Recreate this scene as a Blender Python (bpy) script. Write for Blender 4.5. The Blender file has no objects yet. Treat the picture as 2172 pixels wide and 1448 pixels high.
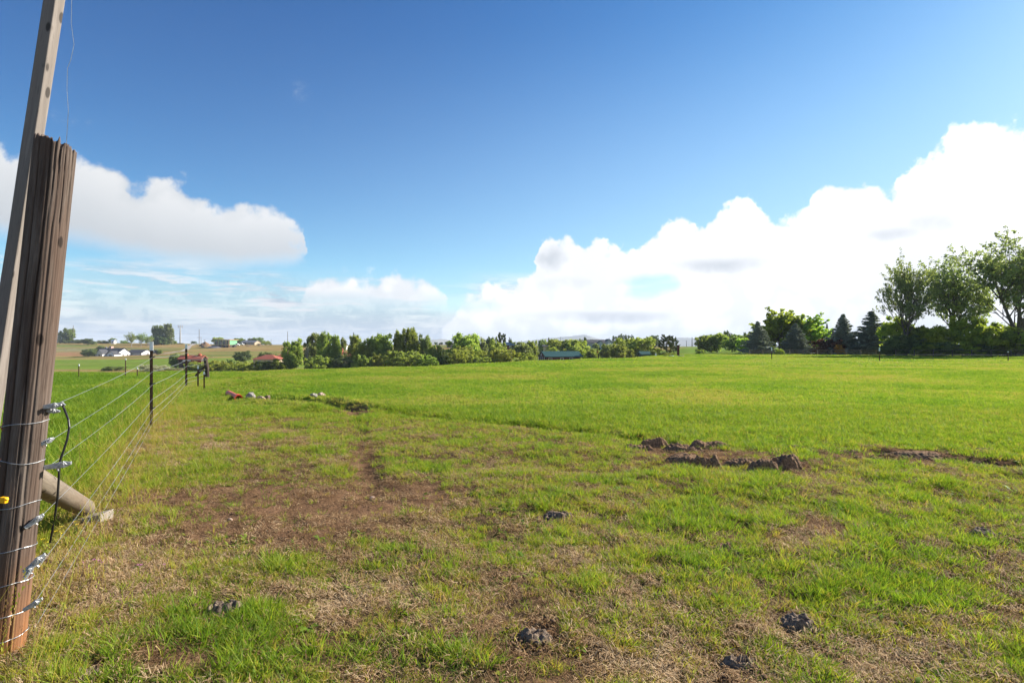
import bpy, math, random
import numpy as np
from mathutils import Vector, Matrix, Euler
SC = bpy.context.scene
COL = SC.collection
F = 1207.0          # focal length expressed in pixels of the 2172 px wide photograph
HZ = 735.0          # row of the horizon there
EYE = 1.5
# ------------------------------------------------------------------ camera
cam_d = bpy.data.cameras.new('camera'); cam = bpy.data.objects.new('camera', cam_d); COL.objects.link(cam)
cam.location = (0, 0, EYE); cam.rotation_euler = (math.radians(90), 0, 0)
cam_d.sensor_width = 36; cam_d.lens = 36 * F / 2172; cam_d.shift_y = (HZ - 724) / 2172
cam_d.clip_end = 30000; cam_d.clip_start = 0.05
SC.camera = cam
SC.view_settings.view_transform = 'Standard'; SC.view_settings.look = 'None'
SC.view_settings.exposure = 1.12; SC.view_settings.gamma = 1
SC.cycles.max_bounces = 6; SC.cycles.transparent_max_bounces = 8
SC.cycles.volume_bounces = 0
# ------------------------------------------------------------------ sun
SUN_AZ = math.radians(62); SUN_EL = math.radians(28)
sd = bpy.data.lights.new('sun', 'SUN'); sun = bpy.data.objects.new('sun', sd); COL.objects.link(sun)
sd.energy = 5.0; sd.angle = math.radians(0.5); sd.color = (1.0, 0.93, 0.82)
svec = Vector((math.sin(SUN_AZ) * math.cos(SUN_EL), math.cos(SUN_AZ) * math.cos(SUN_EL), math.sin(SUN_EL)))
sun.rotation_euler = (-svec).to_track_quat('-Z', 'Y').to_euler(); sun.location = (30, 20, 30)
# ------------------------------------------------------------------ node helper
class NT:
    def __init__(s, tree): s.t = tree; s.n = tree.nodes; s.l = tree.links
    def _in(s, sock, v):
        if v is None: return
        if isinstance(v, bpy.types.NodeSocket): s.l.new(v, sock)
        else:
            try: sock.default_value = v
            except Exception: sock.default_value = tuple(v) + (1.0,)
    def node(s, typ, ins=None, out=0, **props):
        nd = s.n.new(typ)
        for k, v in props.items(): setattr(nd, k, v)
        for k, v in (ins or {}).items(): s._in(nd.inputs[k], v)
        return nd.outputs[out]
    def m(s, op, a, b=None, c=None, clamp=False):
        nd = s.n.new('ShaderNodeMath'); nd.operation = op; nd.use_clamp = clamp
        s._in(nd.inputs[0], a); s._in(nd.inputs[1], b); s._in(nd.inputs[2], c); return nd.outputs[0]
    def ss(s, v, a, b, lo=0.0, hi=1.0):   # smoothstep map range
        nd = s.n.new('ShaderNodeMapRange'); nd.interpolation_type = 'SMOOTHSTEP'
        s._in(nd.inputs[0], v); nd.inputs[1].default_value = a; nd.inputs[2].default_value = b
        nd.inputs[3].default_value = lo; nd.inputs[4].default_value = hi; return nd.outputs[0]
    def mix(s, f, a, b, mode='MIX'):
        nd = s.n.new('ShaderNodeMix'); nd.data_type = 'RGBA'; nd.blend_type = mode
        s._in(nd.inputs[0], f); s._in(nd.inputs[6], a); s._in(nd.inputs[7], b); return nd.outputs[2]
    def noise(s, vec, scale, detail=4, rough=0.55, dist=0.0, out=0):
        nd = s.n.new('ShaderNodeTexNoise'); s._in(nd.inputs['Vector'], vec)
        nd.inputs['Scale'].default_value = scale; nd.inputs['Detail'].default_value = detail
        nd.inputs['Roughness'].default_value = rough; nd.inputs['Distortion'].default_value = dist
        return nd.outputs[out]
    def mapping(s, vec, scale, loc=(0, 0, 0)):
        nd = s.n.new('ShaderNodeMapping'); s._in(nd.inputs[0], vec)
        nd.inputs['Scale'].default_value = scale; nd.inputs['Location'].default_value = loc; return nd.outputs[0]
# ------------------------------------------------------------------ world: Nishita sky + clouds by compass direction
W = bpy.data.worlds.new('World'); SC.world = W; W.use_nodes = True
W.node_tree.nodes.clear(); w = NT(W.node_tree)
sky = w.n.new('ShaderNodeTexSky'); sky.sky_type = 'NISHITA'; sky.sun_disc = False
sky.sun_elevation = SUN_EL; sky.sun_rotation = SUN_AZ
sky.altitude = 1500; sky.air_density = 1.0; sky.dust_density = 0.6; sky.ozone_density = 3.0
gen = w.node('ShaderNodeTexCoord'); gen = w.n[-1].outputs['Generated']
sx = w.n.new('ShaderNodeSeparateXYZ'); w.l.new(gen, sx.inputs[0])
X, Y, Z = sx.outputs
az = w.m('ARCTAN2', X, Y)
tel = w.m('DIVIDE', Z, w.m('SQRT', w.m('ADD', w.m('MULTIPLY', X, X), w.m('MULTIPLY', Y, Y))))
def AT(px, py):
    u = (px - 1086) / F; a = math.atan(u); return a, (HZ - py) / F * math.cos(a)
def curve(pts, lo=-1.2, hi=1.2, top=0.8):
    nd = w.n.new('ShaderNodeFloatCurve')
    w._in(nd.inputs['Value'], w.m('DIVIDE', w.m('SUBTRACT', azw, lo), hi - lo))
    c = nd.mapping.curves[0]; nd.mapping.clip_min_y = 0
    q = [AT(*p) for p in pts]; q = [((a - lo) / (hi - lo), t / top) for a, t in q]
    c.points[0].location = q[0]; c.points[1].location = q[-1]
    for p in q[1:-1]: c.points.new(*p)
    for p in c.points: p.handle_type = 'AUTO'
    nd.mapping.update()
    return w.m('MULTIPLY', nd.outputs[0], top)
n_big = w.noise(gen, 9, 4, 0.6); n_fine = w.noise(gen, 38, 5, 0.62)
n_str = w.noise(w.mapping(gen, (4, 4, 34)), 2.4, 5, 0.62)
n_str2 = w.noise(w.mapping(gen, (3, 3, 16), (3, 1, 2)), 2.2, 3, 0.65)
warp = w.m('MULTIPLY', w.m('SUBTRACT', w.noise(w.mapping(gen, (1, 1, 1), (5, 2, 9)), 30, 3, 0.6), 0.5), 0.05)
azw = w.m('ADD', az, warp)
vb = w.n.new('ShaderNodeTexVoronoi'); vb.feature = 'F1'; vb.inputs['Scale'].default_value = 22; vb.inputs['Detail'].default_value = 1.0; vb.inputs['Roughness'].default_value = .5
w.l.new(gen, vb.inputs['Vector'])
billow = w.m('SUBTRACT', vb.outputs['Distance'], 0.62)
bump = w.m('ADD', w.m('ADD', w.m('MULTIPLY', w.m('SUBTRACT', n_big, 0.5), 0.035), w.m('MULTIPLY', w.m('SUBTRACT', n_fine, 0.5), 0.062)), w.m('MULTIPLY', billow, 0.032))
telw = w.m('ADD', tel, bump)
telb = w.m('ADD', tel, w.m('MULTIPLY', w.m('SUBTRACT', n_big, 0.5), 0.03))
def blob(px, py, rx, ry, soft=0.7, pw=0):
    a, t = AT(px, py); k = math.cos(a)
    dx = w.m('DIVIDE', w.m('SUBTRACT', azw, a), rx / F * k * k); dy = w.m('DIVIDE', w.m('SUBTRACT', telb, t), ry / F * k)
    r = w.m('SQRT', w.m('ADD', w.m('MULTIPLY', dx, dx), w.m('MULTIPLY', dy, dy)))
    return w.ss(r, 1 - soft, 1 + soft, 1, 0)
# left cumulus
topA = curve([(-900, 240), (-500, 300), (-200, 320), (0, 302), (60, 300), (165, 322), (230, 340), (265, 362), (298, 382), (315, 370), (345, 357), (375, 370), (405, 395), (440, 412), (452, 430), (470, 424), (500, 410), (530, 414), (560, 428), (600, 440), (630, 455), (642, 500), (652, 560), (670, 620), (900, 700), (2400, 730)])
botA = curve([(-900, 480), (-300, 500), (0, 492), (150, 505), (250, 530), (350, 545), (430, 553), (520, 560), (600, 556), (655, 550), (800, 560), (2400, 600)])
A = w.m('MULTIPLY', w.ss(w.m('SUBTRACT', topA, telw), -0.003, 0.022), w.m('MULTIPLY', w.ss(w.m('SUBTRACT', telb, botA), -0.016, 0.022), w.ss(w.m('ADD', az, w.m('MULTIPLY', w.m('SUBTRACT', n_fine, 0.5), 0.10)), AT(668, 500)[0], AT(618, 500)[0])))
# small cumulus left of the middle
topB = curve([(-900, 735), (600, 735), (640, 625), (670, 585), (700, 573), (740, 577), (765, 594), (790, 580), (840, 567), (875, 578), (905, 580), (930, 605), (945, 640), (960, 735), (2400, 735)])
B = w.m('MULTIPLY', w.ss(w.m('SUBTRACT', topB, telw), -0.006, 0.02), w.ss(tel, AT(800, 665)[1], AT(800, 610)[1]))
# big bank on the right
topC = curve([(-900, 735), (900, 735), (955, 670), (985, 628), (1012, 610), (1060, 602), (1085, 606), (1105, 573), (1130, 562), (1136, 530), (1150, 500), (1180, 494), (1220, 494), (1265, 497), (1295, 512), (1320, 520), (1345, 522), (1375, 490), (1402, 470), (1425, 456), (1455, 462), (1485, 470), (1515, 448), (1550, 426), (1580, 419), (1612, 430), (1632, 450), (1670, 453), (1706, 454), (1722, 415), (1748, 384), (1785, 372), (1840, 370), (1880, 387), (1920, 350), (1960, 325), (1995, 306), (2018, 266), (2050, 254), (2110, 262), (2172, 266), (2350, 200), (2900, 20), (3800, -100)])
gap = w.m('MULTIPLY', w.m('MAXIMUM', blob(1380, 608, 66, 24, 0.45), w.m('MULTIPLY', blob(985, 652, 80, 12, 0.8), 0.7)), 0.9)
Cc = w.m('MULTIPLY', w.ss(w.m('SUBTRACT', topC, telw), -0.002, 0.014), w.m('SUBTRACT', 1, gap))
# layered stratus low over the horizon, and faint wisps
lay = w.ss(w.m('ADD', w.m('MULTIPLY', n_str, 0.75), w.m('MULTIPLY', n_str2, 0.35)), 0.44, 0.66)
lay_h = w.m('MULTIPLY', w.ss(tel, AT(300, 600)[1], AT(300, 565)[1] + 0.02, 1, 0), w.m('SUBTRACT', 1, w.m('MULTIPLY', w.m('MAXIMUM', blob(955, 620, 60, 40, .6), blob(800, 570, 200, 22, .6)), .8)))
low = w.ss(tel, 0.02, 0.115, 0.95, 0.30)
S = w.m('MULTIPLY', w.m('MULTIPLY', lay_h, w.m('MAXIMUM', low, lay), clamp=True), w.m('SUBTRACT', 1, w.m('MULTIPLY', gap, .8)))
wl = w.m('MULTIPLY', w.ss(n_str2, 0.45, 0.62), w.m('MAXIMUM', blob(360, 560, 110, 16, .8), blob(60, 520, 60, 20, .8)))
wis = w.m('MULTIPLY', w.ss(n_fine, 0.42, 0.7), w.m('MAXIMUM', blob(628, 192, 22, 14, .9), blob(135, 245, 45, 9, .9)))
wis = w.m('MAXIMUM', w.m('MULTIPLY', wis, 0.22), w.m('MULTIPLY', wl, 0.45))
cl = w.m('MAXIMUM', w.m('MAXIMUM', A, B), w.m('MAXIMUM', Cc, S))
# shading of the clouds
right = w.ss(az, -0.75, 0.25)
shA = w.m('MULTIPLY', A, w.ss(w.m('SUBTRACT', telb, botA), -0.01, 0.13, 0.85, 0.0))
shC = w.m('MULTIPLY', w.m('MAXIMUM', w.m('MAXIMUM', w.m('MULTIPLY', blob(1175, 545, 42, 36, .9), 0.75), w.m('MULTIPLY', blob(1520, 562, 150, 20, .95), 0.75)),
      w.m('MAXIMUM', w.m('MAXIMUM', w.m('MULTIPLY', w.m('MAXIMUM', blob(1985, 468, 80, 24, .95), blob(1890, 492, 90, 18, .95)), 0.6), w.m('MULTIPLY', blob(1205, 600, 80, 22, .9), .6)), w.m('MULTIPLY', blob(1270, 672, 170, 14, .8), 0.8))), w.ss(n_big, .3, .65, .6, 1.15))
shB = w.m('MULTIPLY', B, w.ss(tel, AT(800, 600)[1], AT(800, 655)[1], 0.0, 0.75))
inner = w.m('MULTIPLY', w.ss(w.m('ADD', n_big, w.m('MULTIPLY', billow, .35)), .40, .66), 0.42)
sh = w.m('MAXIMUM', w.m('MAXIMUM', shA, shC), w.m('MAXIMUM', shB, inner))
cwhite = w.mix(right, (0.40, 0.405, 0.41), (0.64, 0.64, 0.65))
cgrey = w.mix(right, (0.25, 0.27, 0.29), (0.28, 0.305, 0.34))
ccol = w.mix(sh, cwhite, cgrey)
sgrey = w.mix(w.ss(az, -0.2, 0.35), (0.20, 0.245, 0.31), (0.50, 0.53, 0.57))
hl = w.m('MAXIMUM', w.ss(w.m('ADD', w.m('MULTIPLY', n_str, .7), w.m('MULTIPLY', n_big, .3)), 0.45, 0.58), w.m('MULTIPLY', w.ss(n_fine, .46, .62), .6))
scol = w.mix(hl, sgrey, w.mix(w.ss(az, -0.3, 0.3), (0.40, 0.41, 0.425), (0.60, 0.60, 0.61)))
skyc = w.mix(1.0, sky.outputs[0], (0.088, 0.094, 0.102), 'MULTIPLY')
pale = w.m('MULTIPLY', w.ss(az, -0.8, 0.8), w.ss(tel, 0.62, 0.0))
sp = w.n.new('ShaderNodeSeparateColor'); w.l.new(skyc, sp.inputs[0])
cc_ = w.n.new('ShaderNodeCombineColor')
for i_, (g_, k_) in enumerate(((1.95, 2.85), (1.6, 1.68), (1.2, .91))): w.l.new(w.m('MULTIPLY', w.m('POWER', sp.outputs[i_], g_), k_ * .96), cc_.inputs[i_])
skyc = w.mix(w.m('MULTIPLY', pale, 0.8), cc_.outputs[0], (0.24, 0.325, 0.43))
fin = w.mix(wis, skyc, cwhite)
fin = w.mix(S, fin, scol)
fin = w.mix(w.m('MAXIMUM', w.m('MAXIMUM', A, B), Cc), fin, ccol)
bg = w.n.new('ShaderNodeBackground'); w.l.new(fin, bg.inputs[0]); bg.inputs[1].default_value = 1.0
wo = w.n.new('ShaderNodeOutputWorld'); w.l.new(bg.outputs[0], wo.inputs[0])
W.cycles.sampling_method = 'MANUAL'; W.cycles.sample_map_resolution = 512

# ------------------------------------------------------------------ numeric helpers
def _h(ix, iy, seed):
    n = (ix.astype(np.int64) * 374761393 + iy.astype(np.int64) * 668265263 + seed * 1442695041) & 0xffffffff
    n = ((n ^ (n >> 13)) * 1274126177) & 0xffffffff
    n = ((n ^ (n >> 16)) * 2246822519) & 0xffffffff
    return ((n ^ (n >> 15)) & 0xffffff) / float(0xffffff)
def vnoise(x, y, seed=0):
    x = np.asarray(x, float); y = np.asarray(y, float)
    ix = np.floor(x); iy = np.floor(y); fx = x - ix; fy = y - iy
    fx = fx * fx * (3 - 2 * fx); fy = fy * fy * (3 - 2 * fy); ix = ix.astype(np.int64); iy = iy.astype(np.int64)
    a = _h(ix, iy, seed); b = _h(ix + 1, iy, seed); c = _h(ix, iy + 1, seed); d = _h(ix + 1, iy + 1, seed)
    return (a + (b - a) * fx) * (1 - fy) + (c + (d - c) * fx) * fy
def fbm(x, y, oct=4, seed=0, rough=0.5):
    s = 0; a = 1; t = 0
    for k in range(oct):
        s = s + a * vnoise(np.asarray(x) * 2 ** k + 17.3 * k, np.asarray(y) * 2 ** k + 5.1 * k, seed + k); t += a; a *= rough
    return s / t
def sstep(a, b, x):
    t = np.clip((x - a) / (b - a), 0, 1); return t * t * (3 - 2 * t)
def P(px, py, d): return Vector(((px - 1086) / F * d, d, EYE - (py - HZ) / F * d))
def G(px, py):    # a point of the flat near field seen at that place
    d = EYE * F / (py - HZ); return Vector(((px - 1086) / F * d, d, 0))
# terrain profile by compass direction
COLS = [(-900, [(33, 0), (60, -3), (120, -6.5), (200, -7), (300, -7), (380, -6), (450, -3), (520, 1.5), (600, 6.3), (700, 6.6), (1500, 3), (9000, -10)]),
        (100, [(33, 0), (60, -3), (120, -6.5), (200, -7), (300, -7), (380, -6), (450, -3), (520, 1.2), (600, 6.3), (700, 6.6), (1500, 3), (9000, -10)]),
        (260, [(33, 0), (60, -3), (120, -6.5), (200, -7), (300, -7), (380, -6), (450, -3), (520, 1.0), (600, 5.6), (700, 6), (1500, 3), (9000, -10)]),
        (400, [(35, 0), (60, -2.6), (120, -6), (200, -6.6), (300, -6.2), (380, -5), (450, -2), (530, 2.6), (600, 4.4), (700, 4.4), (1500, 3), (9000, -10)]),
        (520, [(36, 0), (60, -2.5), (120, -6), (200, -6.5), (300, -6), (380, -4.5), (450, -1.4), (520, 2.3), (600, 3.4), (700, 3.6), (1500, 3), (9000, -10)]),
        (640, [(39, 0), (70, -3), (120, -5.5), (200, -6), (300, -5), (380, -3), (450, -1), (560, 3.0), (640, 3.4), (700, 3.4), (1500, 3), (9000, -10)]),
        (800, [(44, 0), (76, -3), (130, -5.5), (200, -6), (300, -5), (380, -3), (450, -1), (560, 2.4), (640, 3.0), (700, 3.2), (1500, 3), (9000, -10)]),
        (1000, [(53, 0), (90, -2.5), (140, -5), (200, -5.5), (300, -4), (380, -1.5), (450, 0.5), (560, 2.4), (640, 3.0), (700, 3.6), (1500, 4), (9000, -10)]),
        (1140, [(65, 0), (100, -2.5), (150, -4), (200, -4.5), (270, -2.5), (350, 0.8), (450, 1.8), (560, 2.2), (640, 2.5), (700, 2.6), (1500, 2.4), (9000, -10)]),
        (1260, [(75, 0), (110, -2), (150, -3.4), (190, -4), (260, -1.5), (320, 0.7), (450, 1.6), (560, 2.0), (640, 2.2), (700, 2.4), (1500, 2.0), (9000, -10)]),
        (1400, [(98, 0), (140, -1.5), (170, -2.2), (220, -2.5), (300, -1.5), (380, -0.4), (450, 0.4), (560, 1.1), (640, 1.4), (700, 1.5), (1500, 1.5), (9000, -10)]),
        (1460, [(112, 0), (140, -.6), (160, -.8), (220, -.5), (300, -0.1), (380, 0.3), (450, 0.8), (560, 1.2), (640, 1.35), (700, 1.4), (1500, 1.5), (9000, -10)]),
        (1560, [(113, 0), (140, 0), (160, 0), (220, 0), (300, 0), (380, 0), (450, 0), (560, 0), (640, 0), (700, 0), (1500, 0), (9000, -8)]),
        (3600, [(113, 0), (140, 0), (160, 0), (220, 0), (300, 0), (380, 0), (450, 0), (560, 0), (640, 0), (700, 0), (1500, 0), (9000, -8)])]
DITCH = [G(545, 846), G(620, 850), G(690, 856), G(760, 868)]
DITCH2 = [G(760, 868), G(900, 884), G(1050, 897), G(1250, 915), G(1400, 935)]
DITCH3 = [G(495, 800), G(540, 806), G(595, 815)]
TRENCH = [G(1880, 962), G(1960, 970), G(2060, 978), G(2172, 985), G(2400, 1000)]
TRACK = [G(750, 870), G(765, 930), G(775, 990), G(800, 1050)]
def pdist(x, y, pl):
    best = np.full(np.shape(x), 1e9)
    for a, b in zip(pl[:-1], pl[1:]):
        ex, ey = b.x - a.x, b.y - a.y; t = np.clip(((x - a.x) * ex + (y - a.y) * ey) / (ex * ex + ey * ey), 0, 1)
        best = np.minimum(best, np.hypot(x - a.x - ex * t, y - a.y - ey * t))
    return best
def zg(x, y, fine=True):
    x = np.asarray(x, float); y = np.asarray(y, float)
    ys = np.maximum(y, 1e-3); px = np.clip(1086 + F * x / ys, -900, 3600); d = np.maximum(y, 0)
    z = np.zeros(np.broadcast(x, y).shape); ld = np.log(d + 1)
    cols = []
    for cpx, prof in COLS:
        pd = np.array([0] + [p[0] for p in prof]); pz = np.array([0] + [p[1] for p in prof])
        # gentle crest: soften corners by averaging three lookups
        lp = np.log(pd + 1)
        cols.append((np.interp(ld - .07, lp, pz) + 2 * np.interp(ld, lp, pz) + np.interp(ld + .07, lp, pz)) / 4)
    xs = [c[0] for c in COLS]
    for i in range(len(xs) - 1):
        msk = (px >= xs[i]) & (px <= xs[i + 1]); t = np.clip((px - xs[i]) / (xs[i + 1] - xs[i]), 0, 1); t = t * t * (3 - 2 * t)
        z = np.where(msk, cols[i] * (1 - t) + cols[i + 1] * t, z)
    amp = sstep(60, 300, d)
    z = z + amp * (fbm(x / 60, y / 60, 3, 5) - .5) * 1.6 * sstep(1700, 1300, px)
    z = z + sstep(8, 25, d) * sstep(120, 60, d) * (fbm(x / 7, y / 7, 2, 8) - .5) * .12
    if fine:
        near = sstep(60, 25, d)
        z = z + near * ((fbm(x / .9, y / .9, 3, 11) - .5) * .09 + (fbm(x / .16, y / .16, 3, 21) - .5) * .035)
        z = z - .22 * np.exp(-(pdist(x, y, DITCH) / .30) ** 2) + .07 * np.exp(-((pdist(x, y, DITCH) - .7) / .3) ** 2)
        z = z - .12 * np.exp(-(pdist(x, y, DITCH2) / .22) ** 2) * (.4 + fbm(x, y, 2, 3))
        z = z - .30 * np.exp(-(pdist(x, y, DITCH3) / .35) ** 2)
        z = z - .22 * np.exp(-(pdist(x, y, TRENCH) / .15) ** 2) * (.5 + fbm(x * 2, y * 2, 2, 3))
        z = z - .05 * np.exp(-(pdist(x, y, TRACK) / .2) ** 2)
        m = G(500, 825); z = z + .28 * np.exp(-((x - m.x - .5) ** 2 / 3 + (y - m.y - 1) ** 2 / 3))
    return z
def zat(x, y): return float(zg(np.array([x]), np.array([y]))[0])

# ---- cover: how bare (soil), how dry (straw) and how lush the near field is
BARE = [(330, 1120, 170, 50, .8), (470, 1100, 170, 55, 1.1), (600, 1080, 160, 45, 1.0), (740, 1060, 120, 32, .9), (880, 1040, 90, 25, .6), (660, 1130, 120, 30, .5),
        (790, 1000, 30, 60, .5), (1740, 1130, 80, 30, .9), (1690, 1110, 60, 18, .5), (2090, 1130, 45, 25, .7), (470, 1295, 70, 30, .7), (400, 1400, 160, 30, .5),
        (1140, 1360, 60, 28, .8), (1640, 1310, 60, 35, .6), (1560, 1400, 60, 40, .6), (1390, 950, 60, 20, .7), (1480, 965, 90, 28, .9), (1640, 990, 90, 28, .9),
        (1850, 972, 120, 12, .6), (1960, 966, 150, 9, .8), (750, 868, 40, 9, .9), (1180, 1090, 50, 15, .6), (1260, 915, 60, 7, .5), (1780, 955, 100, 10, .5), (150, 1230, 90, 60, .3), (880, 1185, 30, 14, .5),
        (1980, 1380, 180, 50, .35), (1150, 1420, 120, 30, .3), (1530, 1150, 50, 20, .5), (340, 1400, 140, 40, .4), (900, 1330, 140, 50, .25), (2120, 985, 90, 12, .5), (2050, 981, 150, 7, 1.0), (1930, 968, 80, 7, 1.0), (650, 853, 100, 5, .8), (745, 866, 40, 8, .9), (430, 1115, 230, 55, 1.0), (270, 1130, 130, 45, .7), (620, 1085, 190, 42, .9), (800, 1055, 120, 22, .6), (560, 1150, 160, 26, .4), (1700, 945, 90, 6, .5)]
DRY = [(230, 1150, 110, 60, 1.0), (330, 1200, 200, 50, .6), (180, 1270, 110, 70, .8), (600, 1180, 220, 60, .4), (1720, 1160, 100, 30, .9), (1980, 1370, 240, 70, .8), (1330, 1370, 120, 50, .7),
       (700, 1280, 200, 60, .5), (960, 1300, 200, 70, .55), (330, 960, 160, 40, .35), (500, 930, 260, 30, .35), (1180, 1180, 180, 50, .45), (1900, 1010, 160, 14, .4), (430, 860, 60, 25, .3)]
LUSH = [(1480, 1110, 75, 30, 1.1), (1640, 1100, 60, 25, .7), (1190, 1110, 70, 20, .7), (1470, 1215, 60, 40, 1.0), (1300, 1230, 60, 30, .9), (1600, 1240, 60, 30, .5), (860, 1160, 100, 25, .8),
        (1900, 1120, 160, 40, .6), (1840, 1200, 120, 40, .6), (600, 1230, 80, 30, .7), (440, 1330, 160, 30, .7), (1720, 1400, 80, 60, .9), (1580, 1290, 40, 30, .6), (1400, 930, 120, 12, .6), (1550, 1020, 200, 14, .6),
        (130, 1380, 120, 50, .6), (1780, 1260, 60, 30, .6), (430, 1020, 90, 14, .5), (1620, 940, 60, 10, .7), (1180, 880, 400, 20, .6), (150, 1000, 90, 90, .9), (400, 850, 120, 30, .4), (1350, 1120, 60, 16, .5), (1020, 1410, 100, 40, .5), (250, 1400, 200, 50, .5), (480, 1390, 180, 50, .45), (330, 1290, 160, 26, .5), (760, 1240, 120, 24, .5), (800, 1400, 200, 40, .5), (1250, 1340, 120, 30, .5), (1400, 1300, 160, 40, .35), (1950, 1250, 180, 40, .25)]
def blobs(px, py, L):
    v = np.zeros(px.shape)
    for a, b, rx, ry, s in L: v = v + s * np.exp(-(((px - a) / rx) ** 2 + ((py - b) / ry) ** 2))
    return v
def cover(x, y):
    ys = np.maximum(y, .8); px = 1086 + F * x / ys; py = HZ + EYE * F / ys
    wx = (fbm(x * 1.3, y * 1.3, 4, 31) - .5); wy = (fbm(x * 1.3, y * 1.3, 4, 41) - .5)
    sc = EYE * F / ys ** 2
    pxw = px + wx * .9 * F / ys * .8; pyw = py + wy * sc * .5
    yb = np.interp(px, [0, 400, 750, 1000, 1250, 1500, 2172], [850, 872, 868, 895, 920, 950, 985])
    t = sstep(-1.0, 1.6, (EYE * F / np.maximum(yb - HZ, 1)) * -1 + ys + wy * 3)          # 1 = the far pasture
    n1 = fbm(x * 1.1, y * 1.1, 4, 51); n2 = fbm(x * 4.5, y * 4.5, 3, 61)
    bare = blobs(pxw, pyw, BARE) + (1 - t) * (sstep(.56, .70, n1) * .35 + sstep(.60, .75, n2) * .35)
    dry = blobs(pxw, pyw, DRY) + (1 - t) * (.13 + .42 * sstep(.45, .65, fbm(x * 2.1 + 9, y * 2.1, 3, 71))) + t * .10 * sstep(.5, .7, n1)
    lush = blobs(pxw, pyw, LUSH) + .9 * t + (1 - t) * (.15 + sstep(.43, .70, fbm(x * 2.3, y * 2.3 + 4, 4, 81)) * .8 + .2 * sstep(900, 1900, px))
    bare = np.clip(bare - .5 * blobs(pxw, pyw, LUSH) * (bare < .7), 0, 1); bare = bare * (1 - .8 * t * (blobs(pxw, pyw, BARE) < .2))
    fence = np.exp(-((x + 6.7 + (y - 10.6) * .53) / .8) ** 2) * sstep(1, 3, y) * sstep(60, 30, y)
    wheel = .55 * np.exp(-(pdist(x, y, TRACK) / .16) ** 2)
    bare = np.clip(bare + wheel, 0, 1)
    dry = np.clip(dry + .5 * fence, 0, 1); lush = np.clip(lush, 0, 1.2)
    leftside = sstep(-.15, .6, -(x + 6.7 + (y - 10.6) * .53))       # ungrazed pasture behind the wire
    bare = bare * (1 - leftside); dry = dry * (1 - .8 * leftside); lush = np.maximum(lush, leftside)
    return bare, dry, lush, t, fence, leftside

# ------------------------------------------------------------------ mesh helpers
def mesh_np(name, V, Q, mat=None, parent=None, attrs=None, smooth=False, link=True):
    """V (n,3), Q (m,k) faces"""
    me = bpy.data.meshes.new(name); V = np.asarray(V, np.float32); Q = np.asarray(Q, np.int32)
    me.vertices.add(len(V)); me.vertices.foreach_set('co', V.ravel())
    if len(Q):
        k = Q.shape[1]; me.loops.add(Q.size); me.loops.foreach_set('vertex_index', Q.ravel())
        me.polygons.add(len(Q)); me.polygons.foreach_set('loop_start', np.arange(0, Q.size, k, dtype=np.int32))
        me.polygons.foreach_set('loop_total', np.full(len(Q), k, np.int32))
    for an, (typ, dat) in (attrs or {}).items():
        a = me.attributes.new(an, typ, 'POINT')
        a.data.foreach_set({'FLOAT': 'value', 'INT': 'value', 'FLOAT_VECTOR': 'vector', 'FLOAT_COLOR': 'color'}[typ], np.asarray(dat, np.int32 if typ == 'INT' else np.float32).ravel())
    me.update(calc_edges=True); me.validate()
    if smooth and len(Q): me.polygons.foreach_set('use_smooth', np.ones(len(Q), bool))
    if mat: me.materials.append(mat)
    o = bpy.data.objects.new(name, me)
    if link: COL.objects.link(o)
    if parent: o.parent = parent
    return o
class MB:
    """collects boxes, prisms, tubes and discs; build() links them as ONE mesh object"""
    def __init__(s): s.v = []; s.f = []
    def add(s, vs, fs):
        b = len(s.v); s.v += [tuple(v) for v in vs]; s.f += [tuple(i + b for i in f) for f in fs]; return s
    def box(s, x0, x1, y0, y1, z0, z1):
        vs = [(x, y, z) for z in (z0, z1) for y in (y0, y1) for x in (x0, x1)]
        return s.add(vs, [(0, 2, 3, 1), (4, 5, 7, 6), (0, 1, 5, 4), (2, 6, 7, 3), (0, 4, 6, 2), (1, 3, 7, 5)])
    def poly(s, pts, vec):
        n = len(pts); vec = Vector(vec); a = [Vector(p) for p in pts]; b = [p + vec for p in a]
        return s.add(a + b, [tuple(range(n - 1, -1, -1)), tuple(range(n, 2 * n))] + [(i, (i + 1) % n, n + (i + 1) % n, n + i) for i in range(n)])
    def tube(s, pts, r, n=6, cap=True):
        pts = [Vector(p) for p in pts]; rs = r if isinstance(r, (list, tuple)) else [r] * len(pts); b = len(s.v)
        up = Vector((0, 0, 1))
        for i, p in enumerate(pts):
            t = (pts[min(i + 1, len(pts) - 1)] - pts[max(i - 1, 0)]).normalized()
            u = t.cross(up if abs(t.z) < .95 else Vector((1, 0, 0))).normalized(); vv = t.cross(u)
            for k in range(n):
                a = 2 * math.pi * k / n; s.v.append(tuple(p + (u * math.cos(a) + vv * math.sin(a)) * rs[i]))
        for i in range(len(pts) - 1):
            for k in range(n):
                s.f.append((b + i * n + k, b + i * n + (k + 1) % n, b + (i + 1) * n + (k + 1) % n, b + (i + 1) * n + k))
        if cap:
            s.f.append(tuple(b + k for k in range(n - 1, -1, -1))); s.f.append(tuple(b + (len(pts) - 1) * n + k for k in range(n)))
        return s
    def build(s, name, mat, parent=None, smooth=False, bevel=0):
        me = bpy.data.meshes.new(name); me.from_pydata(s.v, [], s.f); me.update()
        if mat: me.materials.append(mat)
        if smooth:
            for p in me.polygons: p.use_smooth = True
        o = bpy.data.objects.new(name, me); COL.objects.link(o)
        if parent: o.parent = parent
        if bevel:
            m = o.modifiers.new('bevel', 'BEVEL'); m.width = bevel; m.segments = 2; m.limit_method = 'ANGLE'
        return o
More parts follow.
